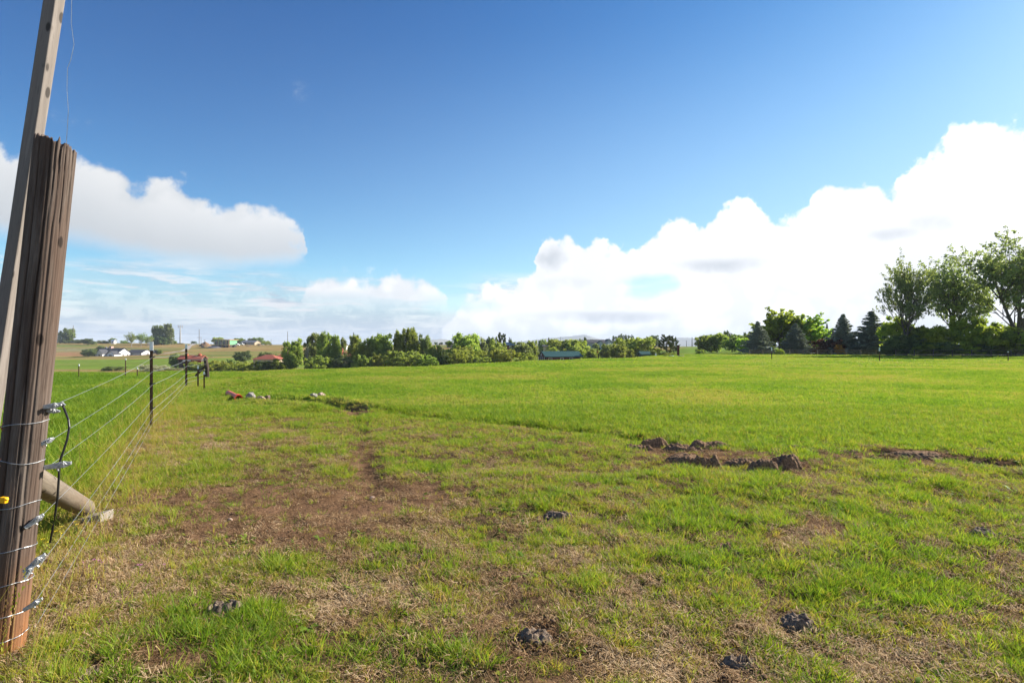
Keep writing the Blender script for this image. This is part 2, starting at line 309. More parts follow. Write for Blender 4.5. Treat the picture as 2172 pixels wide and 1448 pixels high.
def tag(o, label=None, cat=None, group=None, kind=None):
    if label: o['label'] = label
    if cat: o['category'] = cat
    if group: o['group'] = group
    if kind: o['kind'] = kind
    return o
def empty(name, loc, rz=0, label=None, cat=None, group=None):
    o = bpy.data.objects.new(name, None); COL.objects.link(o); o.location = loc; o.rotation_euler = (0, 0, rz); o.empty_display_size = .2
    return tag(o, label, cat, group)
def kids(o): return [c for c in bpy.data.objects if c.parent == o]
def copy_tree(o, parent=None):
    c = o.copy(); COL.objects.link(c); c.parent = parent
    for ch in kids(o): copy_tree(ch, c)
    return c
# ------------------------------------------------------------------ materials
MATS = {}
def newmat(name):
    m = bpy.data.materials.new(name); m.use_nodes = True; m.node_tree.nodes.clear(); return m, NT(m.node_tree)
def finish(t, shader):
    o = t.n.new('ShaderNodeOutputMaterial'); t.l.new(shader, o.inputs[0])
def principled(t, col, rough=.7, metal=0, normal=None, spec=.5):
    b = t.n.new('ShaderNodeBsdfPrincipled'); t._in(b.inputs['Base Color'], col); t._in(b.inputs['Roughness'], rough)
    b.inputs['Metallic'].default_value = metal; b.inputs['Specular IOR Level'].default_value = spec
    if normal: t.l.new(normal, b.inputs['Normal'])
    return b.outputs[0]
def mat(name, c, rough=.7, metal=0, var=.25, scale=6, bump=0, c2=None, stretch=(1, 1, 1), spec=.4):
    """surface with a blotchy procedural colour and bump"""
    if name in MATS: return MATS[name]
    m, t = newmat(name); co = t.n.new('ShaderNodeTexCoord').outputs['Object']; co = t.mapping(co, stretch)
    n = t.noise(co, scale, 6, .62); n2 = t.noise(co, scale * 7, 4, .6)
    k = t.m('ADD', t.m('MULTIPLY', n, .6), t.m('MULTIPLY', n2, .4))
    a = tuple(x * (1 - var) for x in c); b = tuple(min(1, x * (1 + var)) for x in (c2 or c))
    col = t.mix(t.ss(k, .3, .7), a, b)
    nor = None
    if bump:
        bn = t.n.new('ShaderNodeBump'); bn.inputs['Strength'].default_value = bump; t.l.new(k, bn.inputs['Height']); bn.inputs['Distance'].default_value = .02; nor = bn.outputs[0]
    finish(t, principled(t, col, rough, metal, nor, spec)); MATS[name] = m; return m
def leafmat(name, c, c2, trans=.45, rough=.55, wet=.25):
    if name in MATS: return MATS[name]
    m, t = newmat(name)
    lv = t.node('ShaderNodeAttribute', attribute_name='lv', out=2)
    rnd = t.n.new('ShaderNodeObjectInfo').outputs['Random']
    col = t.mix(lv, c, c2)
    hs = t.n.new('ShaderNodeHueSaturation'); t.l.new(col, hs.inputs['Color'])
    t.l.new(t.m('ADD', t.m('MULTIPLY', rnd, .035), .483), hs.inputs['Hue']); t.l.new(t.m('ADD', t.m('MULTIPLY', rnd, .35), .83), hs.inputs['Value'])
    col = t.mix(1.0, hs.outputs[0], (2.1, 1.95, 1.55), 'MULTIPLY')
    d = principled(t, col, rough, 0, None, wet)
    tr = t.n.new('ShaderNodeBsdfTranslucent'); t.l.new(t.mix(1.0, col, (1.25, 1.25, .75), 'MULTIPLY'), tr.inputs[0])
    mx = t.n.new('ShaderNodeMixShader'); mx.inputs[0].default_value = trans; t.l.new(d, mx.inputs[1]); t.l.new(tr.outputs[0], mx.inputs[2])
    finish(t, mx.outputs[0]); MATS[name] = m; return m
def blademat(name, cols, trans=.45, tipc=None, rough=.62, spec=.2):
    """cols: three colours along the instancer's 'tint' 0..1 (dry, yellow green, green)"""
    m, t = newmat(name)
    tint = t.node('ShaderNodeAttribute', attribute_name='tint', attribute_type='INSTANCER', out=2)
    bv = t.node('ShaderNodeAttribute', attribute_name='bv', out=2); hv = t.node('ShaderNodeAttribute', attribute_name='hv', out=2)
    k = t.m('ADD', tint, t.m('MULTIPLY', t.m('SUBTRACT', bv, .5), .55))
    cr = t.n.new('ShaderNodeValToRGB'); t.l.new(k, cr.inputs[0]); e = cr.color_ramp.elements
    e[0].position = 0.05; e[0].color = cols[0] + (1,); e[1].position = .95; e[1].color = cols[-1] + (1,)
    for i, c in enumerate(cols[1:-1]): q = e.new(.05 + .9 * (i + 1) / (len(cols) - 1)); q.color = c + (1,)
    col = cr.outputs[0]
    if tipc: col = t.mix(t.ss(hv, .25, 0.0, 0, .6), col, tipc)      # pale straw-coloured foot of the blades
    d = principled(t, col, rough, 0, None, spec)
    tr = t.n.new('ShaderNodeBsdfTranslucent'); t.l.new(t.mix(1.0, col, (1.3, 1.3, .7), 'MULTIPLY'), tr.inputs[0])
    mx = t.n.new('ShaderNodeMixShader'); mx.inputs[0].default_value = trans; t.l.new(d, mx.inputs[1]); t.l.new(tr.outputs[0], mx.inputs[2])
    finish(t, mx.outputs[0]); return m
def ground_mat():
    m, t = newmat('field ground'); base = t.node('ShaderNodeAttribute', attribute_name='base', out=0)
    geo = t.n.new('ShaderNodeNewGeometry').outputs['Position']
    n1 = t.noise(geo, 35, 6, .65); n2 = t.noise(geo, 6, 5, .6); n3 = t.noise(geo, .35, 5, .6); n4 = t.noise(geo, .03, 5, .6)
    k = t.m('ADD', t.m('ADD', t.m('MULTIPLY', n1, .45), t.m('MULTIPLY', n2, .35)), t.m('ADD', t.m('MULTIPLY', n3, .35), t.m('MULTIPLY', n4, .35)))
    f = t.ss(k, .45, 1.05, .55, 1.5)
    cb = t.n.new('ShaderNodeCombineXYZ'); [t.l.new(f, cb.inputs[i]) for i in range(3)]
    col = t.mix(1.0, base, cb.outputs[0], 'MULTIPLY')
    bn = t.n.new('ShaderNodeBump'); bn.inputs['Strength'].default_value = .8; bn.inputs['Distance'].default_value = .03; t.l.new(n1, bn.inputs['Height'])
    finish(t, principled(t, col, 1.0, 0, bn.outputs[0], .0)); return m
def wood_mat(name, c1, c2, c3, rough=.85, foot=None):
    """weathered wood: long grain along local z"""
    m, t = newmat(name); co = t.n.new('ShaderNodeTexCoord').outputs['Object']
    g = t.noise(t.mapping(co, (17, 17, 1.1)), 1.7, 8, .72, .55); g2 = t.noise(t.mapping(co, (6, 6, .8)), 1.5, 5, .6); g3 = t.noise(t.mapping(co, (130, 130, 5)), 1.5, 5, .7)
    col = t.mix(t.ss(g, .28, .75), c1, c2); col = t.mix(t.ss(g2, .42, .66), col, c3)
    col = t.mix(t.ss(g3, .56, .70, 0, .6), col, tuple(x * .4 for x in c1))
    kn = t.n.new('ShaderNodeTexVoronoi'); kn.inputs['Scale'].default_value = 1.0; t.l.new(t.mapping(co, (9, 9, 4.5)), kn.inputs['Vector'])
    col = t.mix(t.ss(kn.outputs['Distance'], .10, .16, .85, 0), col, tuple(x * .25 for x in c1))
    if foot:
        s = t.n.new('ShaderNodeSeparateXYZ'); t.l.new(co, s.inputs[0])
        col = t.mix(t.m('MULTIPLY', t.ss(t.m('ADD', s.outputs[2], t.m('MULTIPLY', g2, .5)), .45, 1.15, 1, 0), t.ss(g, .3, .65, .5, 1)), col, foot)
    h = t.m('ADD', t.m('MULTIPLY', g, .8), t.m('MULTIPLY', g3, .5))
    bn = t.n.new('ShaderNodeBump'); bn.inputs['Strength'].default_value = .7; bn.inputs['Distance'].default_value = .004; t.l.new(h, bn.inputs['Height'])
    finish(t, principled(t, col, rough, 0, bn.outputs[0], .25)); return m
M_GROUND = ground_mat()
M_WIRE = mat('galvanised wire', (.40, .41, .41), .45, .6, .3, 40)
M_SILVER = mat('cast zinc', (.42, .43, .44), .42, .7, .45, 60, .4)
M_TPOST = mat('rusty dark steel', (.045, .028, .02), .7, .3, .5, 30, .3, c2=(.09, .045, .025))
M_WHITECAP = mat('white post tip', (.72, .75, .76), .6, 0, .15, 30)
M_BLACK = mat('black rubber', (.012, .012, .013), .45, 0, .2, 20)
M_YELLOW = mat('yellow plastic', (.85, .42, .01), .35, 0, .1, 20)
M_ORANGE = mat('orange plastic', (.80, .07, .02), .45, 0, .15, 5)
M_GLASS = mat('dark window glass', (.03, .04, .05), .08, 0, .3, 2, spec=.9)
M_WHITE = mat('white siding', (.78, .78, .77), .7, 0, .05, 2)
M_SOIL = mat('dug soil', (.075, .045, .026), .95, 0, .5, 45, .8, c2=(.27, .17, .10), spec=.1)
M_DUNG = mat('dried dung', (.06, .042, .030), .95, 0, .5, 40, .6, c2=(.24, .18, .13), spec=.1)
M_BARK = mat('grey brown bark', (.12, .10, .08), .9, 0, .4, 5, .5)
M_BARKP = mat('pale bark', (.32, .30, .26), .85, 0, .35, 4, .3)
#BUILD
# ================================================================== TERRAIN
def axis(fine_lo, fine_hi, step, ratio, far_lo, far_hi, cap=260):
    a = list(np.arange(fine_lo, fine_hi, step)); s = step; p = a[-1]
    hi = []; 
    while p < far_hi: s = s * ratio if s < cap else s * 1.12; p += s; hi.append(p)
    s = step; p = a[0]; lo = []
    while p > far_lo: s = s * (ratio if far_lo < -500 else 1.15) if s < cap else s * 1.12; p -= s; lo.append(p)
    return np.array(lo[::-1] + a + hi)
gx = axis(-5, 7, .05, 1.026, -9000, 9000); gy = axis(1.8, 11, .05, 1.022, -60, 9000)
GX, GY = np.meshgrid(gx, gy); GZ = zg(GX, GY)
nx, ny = len(gx), len(gy); print('ground grid', nx, ny)
idx = np.arange(nx * ny).reshape(ny, nx)
Q = np.stack([idx[:-1, :-1], idx[:-1, 1:], idx[1:, 1:], idx[1:, :-1]], -1).reshape(-1, 4)
x, y = GX.ravel(), GY.ravel()
bare, dry, lush, tt, fen, lft = cover(x, y)
def mixc(a, b, k): return a + (b - a) * k[:, None]
soil = np.array([.22, .125, .072]); straw = np.array([.27, .185, .10]); green = np.array([.12, .17, .03]); past = np.array([.16, .25, .03])
n = fbm(x * 3, y * 3, 4, 91)
c = np.tile(np.array([.085, .056, .032]), (len(x), 1)); c = mixc(c, green[None] * .55, np.clip(lush * .6, 0, 1)); c = mixc(c, straw[None] * .7, np.clip(dry, 0, 1) * .45 * (1 - tt)); c = mixc(c, soil[None], np.clip(bare, 0, 1) * .85)
pc = mixc(np.tile(past, (len(x), 1)), np.array([[.20, .21, .04]]), sstep(.45, .7, fbm(x / 2.5, y / 2.5, 3, 13)) * .5)
c = mixc(c, pc, sstep(.3, 1, tt) * (1 - np.clip(bare, 0, 1)))
# farther land: valley floor and the hill, by compass direction and distance
ys = np.maximum(y, 1); px = np.where(y > 1, 1086 + F * x / ys, 1086); d = ys
far = sstep(30, 34, d - np.interp(px, [400, 640, 1000, 1260, 1460], [0, 5, 20, 42, 82]) )
gold = np.array([.27, .19, .075]); tan = np.array([.31, .17, .09]); hg = np.array([.15, .17, .045]); bg_ = np.array([.14, .21, .03]); sagec = np.array([.20, .21, .12])
fc = np.tile(hg, (len(x), 1)); fn = fbm(x / 70, y / 25, 4, 15)
fc = mixc(fc, gold[None], sstep(.36, .54, fn)); fc = mixc(fc, tan[None], np.clip(np.exp(-((px - 140) / 110) ** 2 - ((d - 425) / 34) ** 2) * 1.3, 0, 1) * sstep(.3, .6, fbm(x / 20, y / 20, 3, 4)))
fc = mixc(fc, gold[None], np.clip(np.exp(-((px - 520) / 150) ** 2 - ((d - 500) / 60) ** 2) * .9, 0, 1)); fc = mixc(fc, sagec[None], np.exp(-((px - 150) / 120) ** 2 - ((d - 480) / 22) ** 2) * .7)
vf = sstep(190, 215, d) * sstep(375, 350, d); fc = mixc(fc, bg_[None], vf * .9 * sstep(.35, .5, fbm(x / 90, y / 14, 3, 25) + .12))
fc = mixc(fc, tan[None], vf * sstep(560, 460, px) * (np.exp(-((d - 205) / 8) ** 2) * .9 + np.exp(-((d - 352) / 12) ** 2) * .8))
fc = mixc(fc, np.array([[.14, .22, .04]]), sstep(1420, 1470, px) * sstep(1500, 1200, d) * .8)
fc = mixc(fc, np.array([[.10, .13, .05]]), sstep(700, 1500, d))
c = mixc(c, fc, far)
brown = np.exp(-((EYE * F / d - 22 - 2.5 * np.sin(px / 90)) / 1.1) ** 2) * sstep(1420, 1600, px) * .6 * (fbm(x / 3, y / 3, 3, 2) + .2)
c = mixc(c, np.array([[.24, .16, .09]]), np.clip(brown, 0, 1))
c = c * (.8 + .4 * n)[:, None]
GV = np.stack([x, y, GZ.ravel()], -1)
ground = mesh_np('ground', GV, Q, M_GROUND, attrs={'base': ('FLOAT_COLOR', np.concatenate([c, np.ones((len(x), 1))], 1))}, smooth=True)
tag(ground, 'grassy pasture and the land beyond it', kind='structure')
# gravel track up the hill, a ribbon draped on the slope
tp = [P(300, 755, 400), P(350, 752, 410), P(388, 748, 440), P(396, 743, 470), P(402, 735, 520), P(409, 730, 560), P(412, 728, 600)]
rv = []; 
for i in range(61):
    s = i / 60 * (len(tp) - 1); k = min(int(s), len(tp) - 2); a = tp[k].lerp(tp[k + 1], s - k); t_ = (tp[k + 1] - tp[k]).normalized(); nrm = Vector((-t_.y, t_.x, 0)).normalized()
    for j in (-1, 0, 1):
        q = a + nrm * 2.0 * j; rv.append((q.x, q.y, zat(q.x, q.y) + .15))
rq = [(3 * i + j, 3 * i + j + 1, 3 * i + j + 4, 3 * i + j + 3) for i in range(60) for j in (0, 1)]
tag(mesh_np('path', rv, rq, mat('gravel', (.36, .31, .26), .95, 0, .2, .5)), 'pale gravel track climbing the left hill', kind='structure')
# mountains
def ridge(pts, dist, seed, depthm=1800):
    xs = np.linspace(pts[0][0], pts[-1][0], 220); top = np.interp(xs, [p[0] for p in pts], [p[1] for p in pts]); V = []; rows = 14
    top = top - (fbm(xs / 22, xs * 0, 4, seed) - .5) * 4
    for r in range(rows * 2 - 1):
        k = abs(r - (rows - 1)) / (rows - 1); dd = dist + (r - (rows - 1)) / (rows - 1) * depthm
        u = (xs - 1086) / F; zt = EYE + (HZ - top) / F * dist
        z = -12 + (zt + 12) * (1 - k ** 1.2) * (1 - .25 * k * fbm(xs / 14, np.full(220, r * .6), 3, seed + 3))
        V.append(np.stack([u * dist, np.full(220, dd), z], -1))
    V = np.concatenate(V); ii = np.arange(220 * (rows * 2 - 1)).reshape(-1, 220)
    Qm = np.stack([ii[:-1, :-1], ii[:-1, 1:], ii[1:, 1:], ii[1:, :-1]], -1).reshape(-1, 4)
    return mesh_np('mountain', V, Qm, mat('mountain slope', (.10, .12, .08), .95, 0, .4, .002, 0, c2=(.2, .17, .1)), smooth=True)
tag(ridge([(880, 734), (905, 726), (918, 720), (935, 719), (955, 723), (985, 713), (1004, 707), (1022, 714), (1045, 727), (1090, 733)], 6800, 1), 'blue mountains', kind='structure')
tag(ridge([(1060, 733), (1095, 724), (1130, 721), (1170, 717), (1210, 712), (1240, 709), (1262, 716), (1300, 722), (1350, 726), (1400, 720), (1450, 716), (1500, 718), (1560, 724), (1620, 733)], 7200, 2), 'blue mountains', kind='structure')

# ================================================================== TREES
def leaves(cen, rad, n, size, rng, flat=1.0, elong=1.4, upbias=0):
    cen = np.asarray(cen, float); rad = np.asarray(rad, float)
    if rad.ndim == 1: rad = np.stack([rad, rad, rad * .85], -1)
    N = len(cen); reps = rng.poisson(n, N) if np.isscalar(n) else np.asarray(n)
    i = np.repeat(np.arange(N), reps); M = len(i)
    v = rng.normal(size=(M, 3)); v /= np.linalg.norm(v, axis=1, keepdims=True); rr = rng.random(M) ** .45
    p = cen[i] + v * rr[:, None] * rad[i] * (1 + .25 * rng.normal(size=(M, 1)))
    a = rng.normal(size=(M, 3)); a[:, 2] = a[:, 2] * flat + upbias; a /= np.linalg.norm(a, axis=1, keepdims=True)
    b = np.cross(a, rng.normal(size=(M, 3))); b /= np.linalg.norm(b, axis=1, keepdims=True)
    s = size * (.6 + .8 * rng.random((M, 1))); a = a * s * elong * .5; b = b * s * .5
    V = np.stack([p - a, p + b, p + a, p - b], 1).reshape(-1, 3)
    cl = rng.random(N); lv = np.clip(cl[i] * .6 + rng.random(M) * .5 - .05, 0, 1); lv = np.repeat(lv, 4)
    return V, lv
def leafmesh(parts):
    V = np.concatenate([p[0] for p in parts]); lv = np.concatenate([p[1] for p in parts]); Q = np.arange(len(V)).reshape(-1, 4); return V, Q, lv
def grow(mb, tips, p, dr, L, r, lev, rng, spread, up, nk, mids=True):
    pts = [p.copy()]; rs = [r]; q = p.copy(); dcur = dr.normalized(); n = 4
    for i in range(n):
        dcur = (dcur + Vector(rng.normal(size=3)) * .10 + Vector((0, 0, up))).normalized(); q = q + dcur * (L / n); pts.append(q.copy()); rs.append(r * (1 - .5 * (i + 1) / n))
    mb.tube(pts, rs, 5 if lev > 1 else 4, cap=False)
    if lev == 0:
        for k in (2, 3, 4): tips.append((pts[k], L))
        return
    if lev == 1 and mids: tips.append((pts[3], L * .8))
    for k in range(nk):
        f = .35 + .65 * (k + 1) / nk; s = f * n; j = min(int(s), n - 1); base = pts[j].lerp(pts[j + 1], s - j)
        ang = rng.random() * 6.283; side = dcur.orthogonal().normalized(); side.rotate(Matrix.Rotation(ang, 3, dcur))
        nd = (dcur * (1 - spread) + side * spread * (.7 + .6 * rng.random())).normalized() if k < nk - 1 else (dcur + side * spread * .3).normalized()
        grow(mb, tips, base, nd, L * (.55 + .2 * rng.random()), r * .5, lev - 1, rng, spread, up, nk, mids)
PROTO = {}
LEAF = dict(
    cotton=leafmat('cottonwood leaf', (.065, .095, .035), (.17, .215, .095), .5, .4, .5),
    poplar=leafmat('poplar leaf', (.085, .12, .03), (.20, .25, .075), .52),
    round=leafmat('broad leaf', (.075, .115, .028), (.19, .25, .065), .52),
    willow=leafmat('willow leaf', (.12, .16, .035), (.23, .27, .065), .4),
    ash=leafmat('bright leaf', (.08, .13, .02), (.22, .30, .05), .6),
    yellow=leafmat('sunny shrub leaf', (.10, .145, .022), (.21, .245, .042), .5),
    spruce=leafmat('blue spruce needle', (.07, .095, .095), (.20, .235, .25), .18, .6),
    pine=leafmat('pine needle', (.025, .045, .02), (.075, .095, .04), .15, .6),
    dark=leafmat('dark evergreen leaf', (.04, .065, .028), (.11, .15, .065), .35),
    sage=leafmat('silver sage leaf', (.16, .18, .13), (.30, .31, .25), .2, .8),
    red=leafmat('dark copper leaf', (.04, .02, .014), (.11, .055, .03), .3),
    orange=leafmat('orange shrub leaf', (.22, .12, .02), (.32, .2, .05), .4))
def proto(shape, seed):
    key = (shape, seed)
    if key in PROTO: return PROTO[key]
    rng = np.random.default_rng(hash(shape) % 1 + sum(map(ord, shape)) * 31 + seed); mb = MB(); parts = []
    R = lambda a, b: a + (b - a) * rng.random()
    if shape == 'cotton':      # open crown of ascending limbs; width about .75 of height
        tips = []
        mb.tube([(0, 0, -.02), (.005, 0, .10), (0, .005, .20)], [.026, .022, .019], 7)
        lead = []
        for k in range(3):
            a = k * 2.1 + R(-.3, .3); e = Vector((math.cos(a) * R(.10, .17), math.sin(a) * R(.08, .15), R(.62, .72)))
            pl_ = [Vector((0, 0, .17)), e * .4 + Vector((0, 0, .10)), e * .75 + Vector((0, 0, .04)), e]; mb.tube(pl_, [.018, .014, .010, .006], 6, cap=False); lead.append(pl_)
        for k in range(34):
            pl_ = lead[k % 3]; f = R(.35, 2.98); j = int(f); base_ = pl_[j].lerp(pl_[j + 1], f - j); hz_ = base_.z
            a = k * 2.4 + R(-.3, .3); out_ = R(.45, .9) if hz_ < .5 else R(.35, 1.1)
            grow(mb, tips, base_, Vector((math.cos(a) * out_, math.sin(a) * out_, R(.55, 1.0))), R(.22, .34) * (.95 + .12 * hz_), .0065, 2, rng, .42, .05, 4)
        c = np.array([tuple(t[0]) for t in tips]); zmax = c[:, 2].max(); keep = rng.random(len(c)) < .84; c = c[keep]
        parts.append(leaves(c, np.full(len(c), .026) * (.7 + .7 * rng.random(len(c))), 11, .015, rng))
        sc = 1 / (zmax + .02)
    elif shape in ('vase',):     # ash: many radial straight branches
        tips = []
        mb.tube([(0, 0, -.03), (0, 0, .12), (0, 0, .2)], [.03, .024, .02], 6)
        for k in range(44):
            a = k * 2.4; e = R(.0, 1.25) if k % 3 else R(.9, 1.5); L = R(.5, .8) if e > .8 else R(.45, .58)
            grow(mb, tips, Vector((0, 0, R(.1, .35))), Vector((math.cos(a) * math.cos(e), math.sin(a) * math.cos(e), math.sin(e) + .05)), L * .62, .007, 1, rng, .38, .05, 5)
        c = np.array([tuple(t[0]) for t in tips]); zmax = c[:, 2].max()
        parts.append(leaves(c, np.full(len(c), .042), 26, .03, rng, upbias=.6, elong=1.6)); sc = 1 / (zmax + .03)
    elif shape in ('round', 'wide', 'shrub'):
        sq = {'round': (.42, .42, .46, .52), 'wide': (.62, .55, .45, .53), 'shrub': (.7, .6, .52, .46)}[shape]; n = {'round': 110, 'wide': 150, 'shrub': 110}[shape]
        # a few big lobes, each of clumps
        lob = [(np.array([R(-.5, .5) * sq[0], R(-.5, .5) * sq[1], sq[3] + R(-.55, .35) * sq[2]]), R(.45, .72)) for _ in range(9)] + [(np.array([0, 0, sq[3]]), .8)]
        c = []; r = []
        for _ in range(n * 3):
            lc, lr = lob[rng.integers(len(lob))]; v = rng.normal(size=3); v /= np.linalg.norm(v); p = lc + v * np.array(sq[:3]) * lr * (.55 + .45 * rng.random())
            if p[2] > .03: c.append(p); r.append(R(.05, .10))
            if len(c) >= n: break
        c = np.array(c); zmax = (c[:, 2] + .06).max(); r = np.array(r)
        parts.append(leaves(c, r, 130, .030, rng)); sc = 1 / zmax
        if shape != 'shrub' :
            mb.tube([(0, 0, -.04), (.01, 0, .2), (0, .01, .5), (0, 0, .7)], [.028, .022, .014, .006], 6)
            for q in c[rng.choice(len(c), 14)]: mb.tube([(0, 0, R(.15, .4)), tuple(q * [.5, .5, 1] * .8), tuple(q)], [.012, .008, .003], 4)
        else:
            for q in c[rng.choice(len(c), 9)]: mb.tube([(R(-.05, .05), R(-.05, .05), -.03), tuple(q * .5), tuple(q)], [.018, .012, .004], 4)
    elif shape in ('poplar', 'column'):
        pl = 5 if shape == 'poplar' else 1; c = []; r = []
        for k in range(pl):
            ox, oy = (R(-.20, .20), R(-.18, .18)) if k else (0, 0); h = R(.80, .97) if k else .97; w_ = R(.15, .22) if pl > 1 else .16
            mb.tube([(ox * .3, oy * .3, -.03), (ox * .8, oy * .8, h * .3), (ox, oy, h * .9)], [.018, .012, .003], 5)
            for _ in range(62 if pl > 1 else 80):
                t = rng.random() ** .8; z = .06 + (h - .08) * t; ww = w_ * (math.sin(min(.93, (t * .86 + .12)) * math.pi) ** .5) * (.5 + .6 * rng.random()); a = R(0, 6.28)
                c.append((ox * (.6 + .4 * t) + math.cos(a) * ww, oy * (.6 + .4 * t) + math.sin(a) * ww, z)); r.append(R(.03, .055))
        c = np.array(c); r = np.array(r); rad = np.stack([r, r, r * 1.35], -1)
        parts.append(leaves(c, rad, 62, .021, rng)); sc = 1 / (c[:, 2] + .03).max()
    elif shape == 'spruce':
        mb.tube([(0, 0, -.03), (0, 0, .5), (0, 0, 1.0)], [.022, .013, .002], 6); c = []; lvv = []; segs = []
        nW = 24
        for wv in range(nW):
            h = .02 + .95 * (wv / (nW - 1)) ** .92; Rw = .36 * (1 - h) ** .95 + .004; nb = int(11 - 5 * h)
            for b in range(nb):
                a = 6.283 * (b + .5 * (wv % 2)) / nb + R(-.25, .25); L = Rw * R(.68, 1.15); hh = h + R(-.015, .015)
                mb.tube([(0, 0, hh), (math.cos(a) * L * .9, math.sin(a) * L * .9, hh - L * .10)], [.004, .001], 3, cap=False)
                npt = max(3, int(L * 60))
                for t in np.linspace(.12, 1, npt):
                    z = hh - L * .22 * math.sin(t * 2.4) + .05 * L * t ** 3; wd = .055 * (1.15 - t) * (.6 + L * 2) * min(1, .12 + 1.5 * (1 - h))
                    for sgn in (-1, 0, 1):
                        c.append((math.cos(a) * L * t - math.sin(a) * wd * sgn, math.sin(a) * L * t + math.cos(a) * wd * sgn, z - abs(sgn) * .012))
        c += [(0, 0, .955 + .005 * q_) for q_ in range(8)]; c = np.array(c); parts.append(leaves(c, np.tile([[.013, .013, .008]], (len(c), 1)), 7, .015, rng, flat=.35, elong=2.2)); sc = 1 / 1.0
    elif shape == 'pine':
        tips = []
        mb.tube([(0, 0, -.03), (.01, 0, .4), (-.01, .01, .75), (0, 0, .93)], [.026, .02, .012, .004], 6)
        for k in range(26):
            a = k * 2.4 + R(-.3, .3); h = .14 + .8 * (k / 26); L = .30 * (1.05 - h) ** .55 * R(.7, 1.2) + .03
            grow(mb, tips, Vector((0, 0, h)), Vector((math.cos(a), math.sin(a), R(.1, .55))), L, .007, 1, rng, .45, .08, 3)
        c = np.array([tuple(t[0]) for t in tips]); zmax = c[:, 2].max()
        parts.append(leaves(c, np.tile([[.036, .036, .024]], (len(c), 1)), 34, .021, rng, elong=2.0)); sc = 1 / (zmax + .02)
    elif shape == 'bare':
        tips = []; mb.tube([(0, 0, -.03), (0, 0, .3)], [.02, .016], 5)
        for k in range(6):
            a = k * 1.1; grow(mb, tips, Vector((0, 0, R(.15, .3))), Vector((math.cos(a) * .35, math.sin(a) * .35, 1)), R(.35, .5), .010, 2, rng, .35, .04, 4)
        c = np.array([tuple(t[0]) for t in tips]); parts.append(leaves(c, np.full(len(c), .02), 2, .012, rng)); sc = 1 / c[:, 2].max()
    V, Q, lv = leafmesh(parts); V = V * sc; mb.v = [tuple(q * sc for q in v) for v in mb.v]
    ext = np.percentile(np.abs(V[:, 0]), 98.5)
    PROTO[key] = (V, Q, lv, mb, ext); return PROTO[key]
MESHES = {}
def tree(px, d, top, wid, shape, leaf, label, cat='tree', group=None, seed=0, rz=None, base=None, name=None, bark=None):
    xw = (px - 1086) / F * d; z0 = zat(xw, d) if base is None else base
    h = EYE - (top - HZ) / F * d - z0
    V, Q, lv, mb, ext = proto(shape, seed); key = (shape, seed, leaf); wid = wid * (1.22 if shape in ('poplar', 'column', 'shrub', 'wide', 'round') else 1.3 if shape == 'spruce' else 1.18)
    if key not in MESHES:
        c_ = mesh_np('crown', V, Q, LEAF[leaf], attrs={'lv': ('FLOAT', lv)}, link=False)
        t_ = bpy.data.meshes.new('trunk'); t_.from_pydata(mb.v, [], mb.f); t_.materials.append(bark or M_BARK); MESHES[key] = (c_.data, t_); bpy.data.objects.remove(c_)
    cm, tm = MESHES[key]; nm = name or {'spruce': 'spruce_tree', 'pine': 'pine_tree', 'shrub': 'shrub', 'poplar': 'poplar_tree', 'column': 'poplar_tree', 'cotton': 'cottonwood_tree', 'bare': 'dead_tree'}.get(shape, 'broadleaf_tree')
    root = empty(nm, (xw, d, z0), rz if rz is not None else (px * 1.7) % 6.28, label, cat, group)
    co = bpy.data.objects.new('foliage' if shape == 'shrub' else 'crown', cm); to = bpy.data.objects.new('stem' if shape == 'shrub' else 'trunk', tm)
    for o in (co, to): COL.objects.link(o); o.parent = root
    sw = wid / F * d / 2 / ext; root.scale = (sw, sw, h)
    return root
GH = 'trees and bushes along the top of the left hill'; GV_ = 'trees of the belt behind the pasture'; GR = 'trees and shrubs behind the far rail fence'; GM = 'trees on the far middle ridge'
GS = 'shrubs in front of the tree belt'
T = tree
# left hill skyline
T(122, 600, 704, 9, 'column', 'cotton', 'left slim tree of the narrow pair nearest the wooden post', group=GH, seed=1)
T(129, 600, 702, 8, 'column', 'cotton', 'right slim tree of the narrow pair nearest the wooden post', group=GH, seed=2)
T(146, 600, 695, 21, 'round', 'cotton', 'rounded taller tree touching the leftmost utility pole on the hill', group=GH, seed=1)
T(137, 605, 719, 14, 'shrub', 'dark', 'low hedge bush at the foot of the trees left of the leftmost utility pole', 'bush', GH)
T(168, 600, 720, 24, 'shrub', 'dark', 'low wide bush just right of the leftmost utility pole', 'bush', GH, seed=1)
T(187, 560, 717.5, 18, 'round', 'dark', 'dark round tree alone on the hill above the white house roofs', group=GH, seed=2)
T(198, 570, 725, 10, 'shrub', 'round', 'small pale bush beside the dark round hill tree', 'bush', GH)
T(212, 610, 721.5, 22, 'shrub', 'cotton', 'low scrubby bush on the skyline above the turret roof', 'bush', GH, seed=2)
T(225, 612, 723, 12, 'shrub', 'dark', 'tiny scrub bush on the skyline left of the white shed', 'bush', GH, seed=1)
T(240, 612, 716.5, 13, 'round', 'round', 'small round tree behind the tiny white shed on the skyline', group=GH, seed=0)
T(262, 600, 722, 10, 'shrub', 'round', 'small lone bush on the skyline left of the three pale trunked trees', 'bush', GH, seed=1)
T(272, 604, 725, 8, 'shrub', 'dark', 'tiny dark bush just left of the three pale trunked trees', 'bush', GH, seed=2)
T(279, 520, 702.5, 18, 'cotton', 'round', 'left one of three pale trunked trees above the grey barn', group=GH, seed=1, bark=M_BARKP)
T(299, 510, 704, 15, 'cotton', 'round', 'middle one of three pale trunked trees above the grey barn', group=GH, seed=2, bark=M_BARKP)
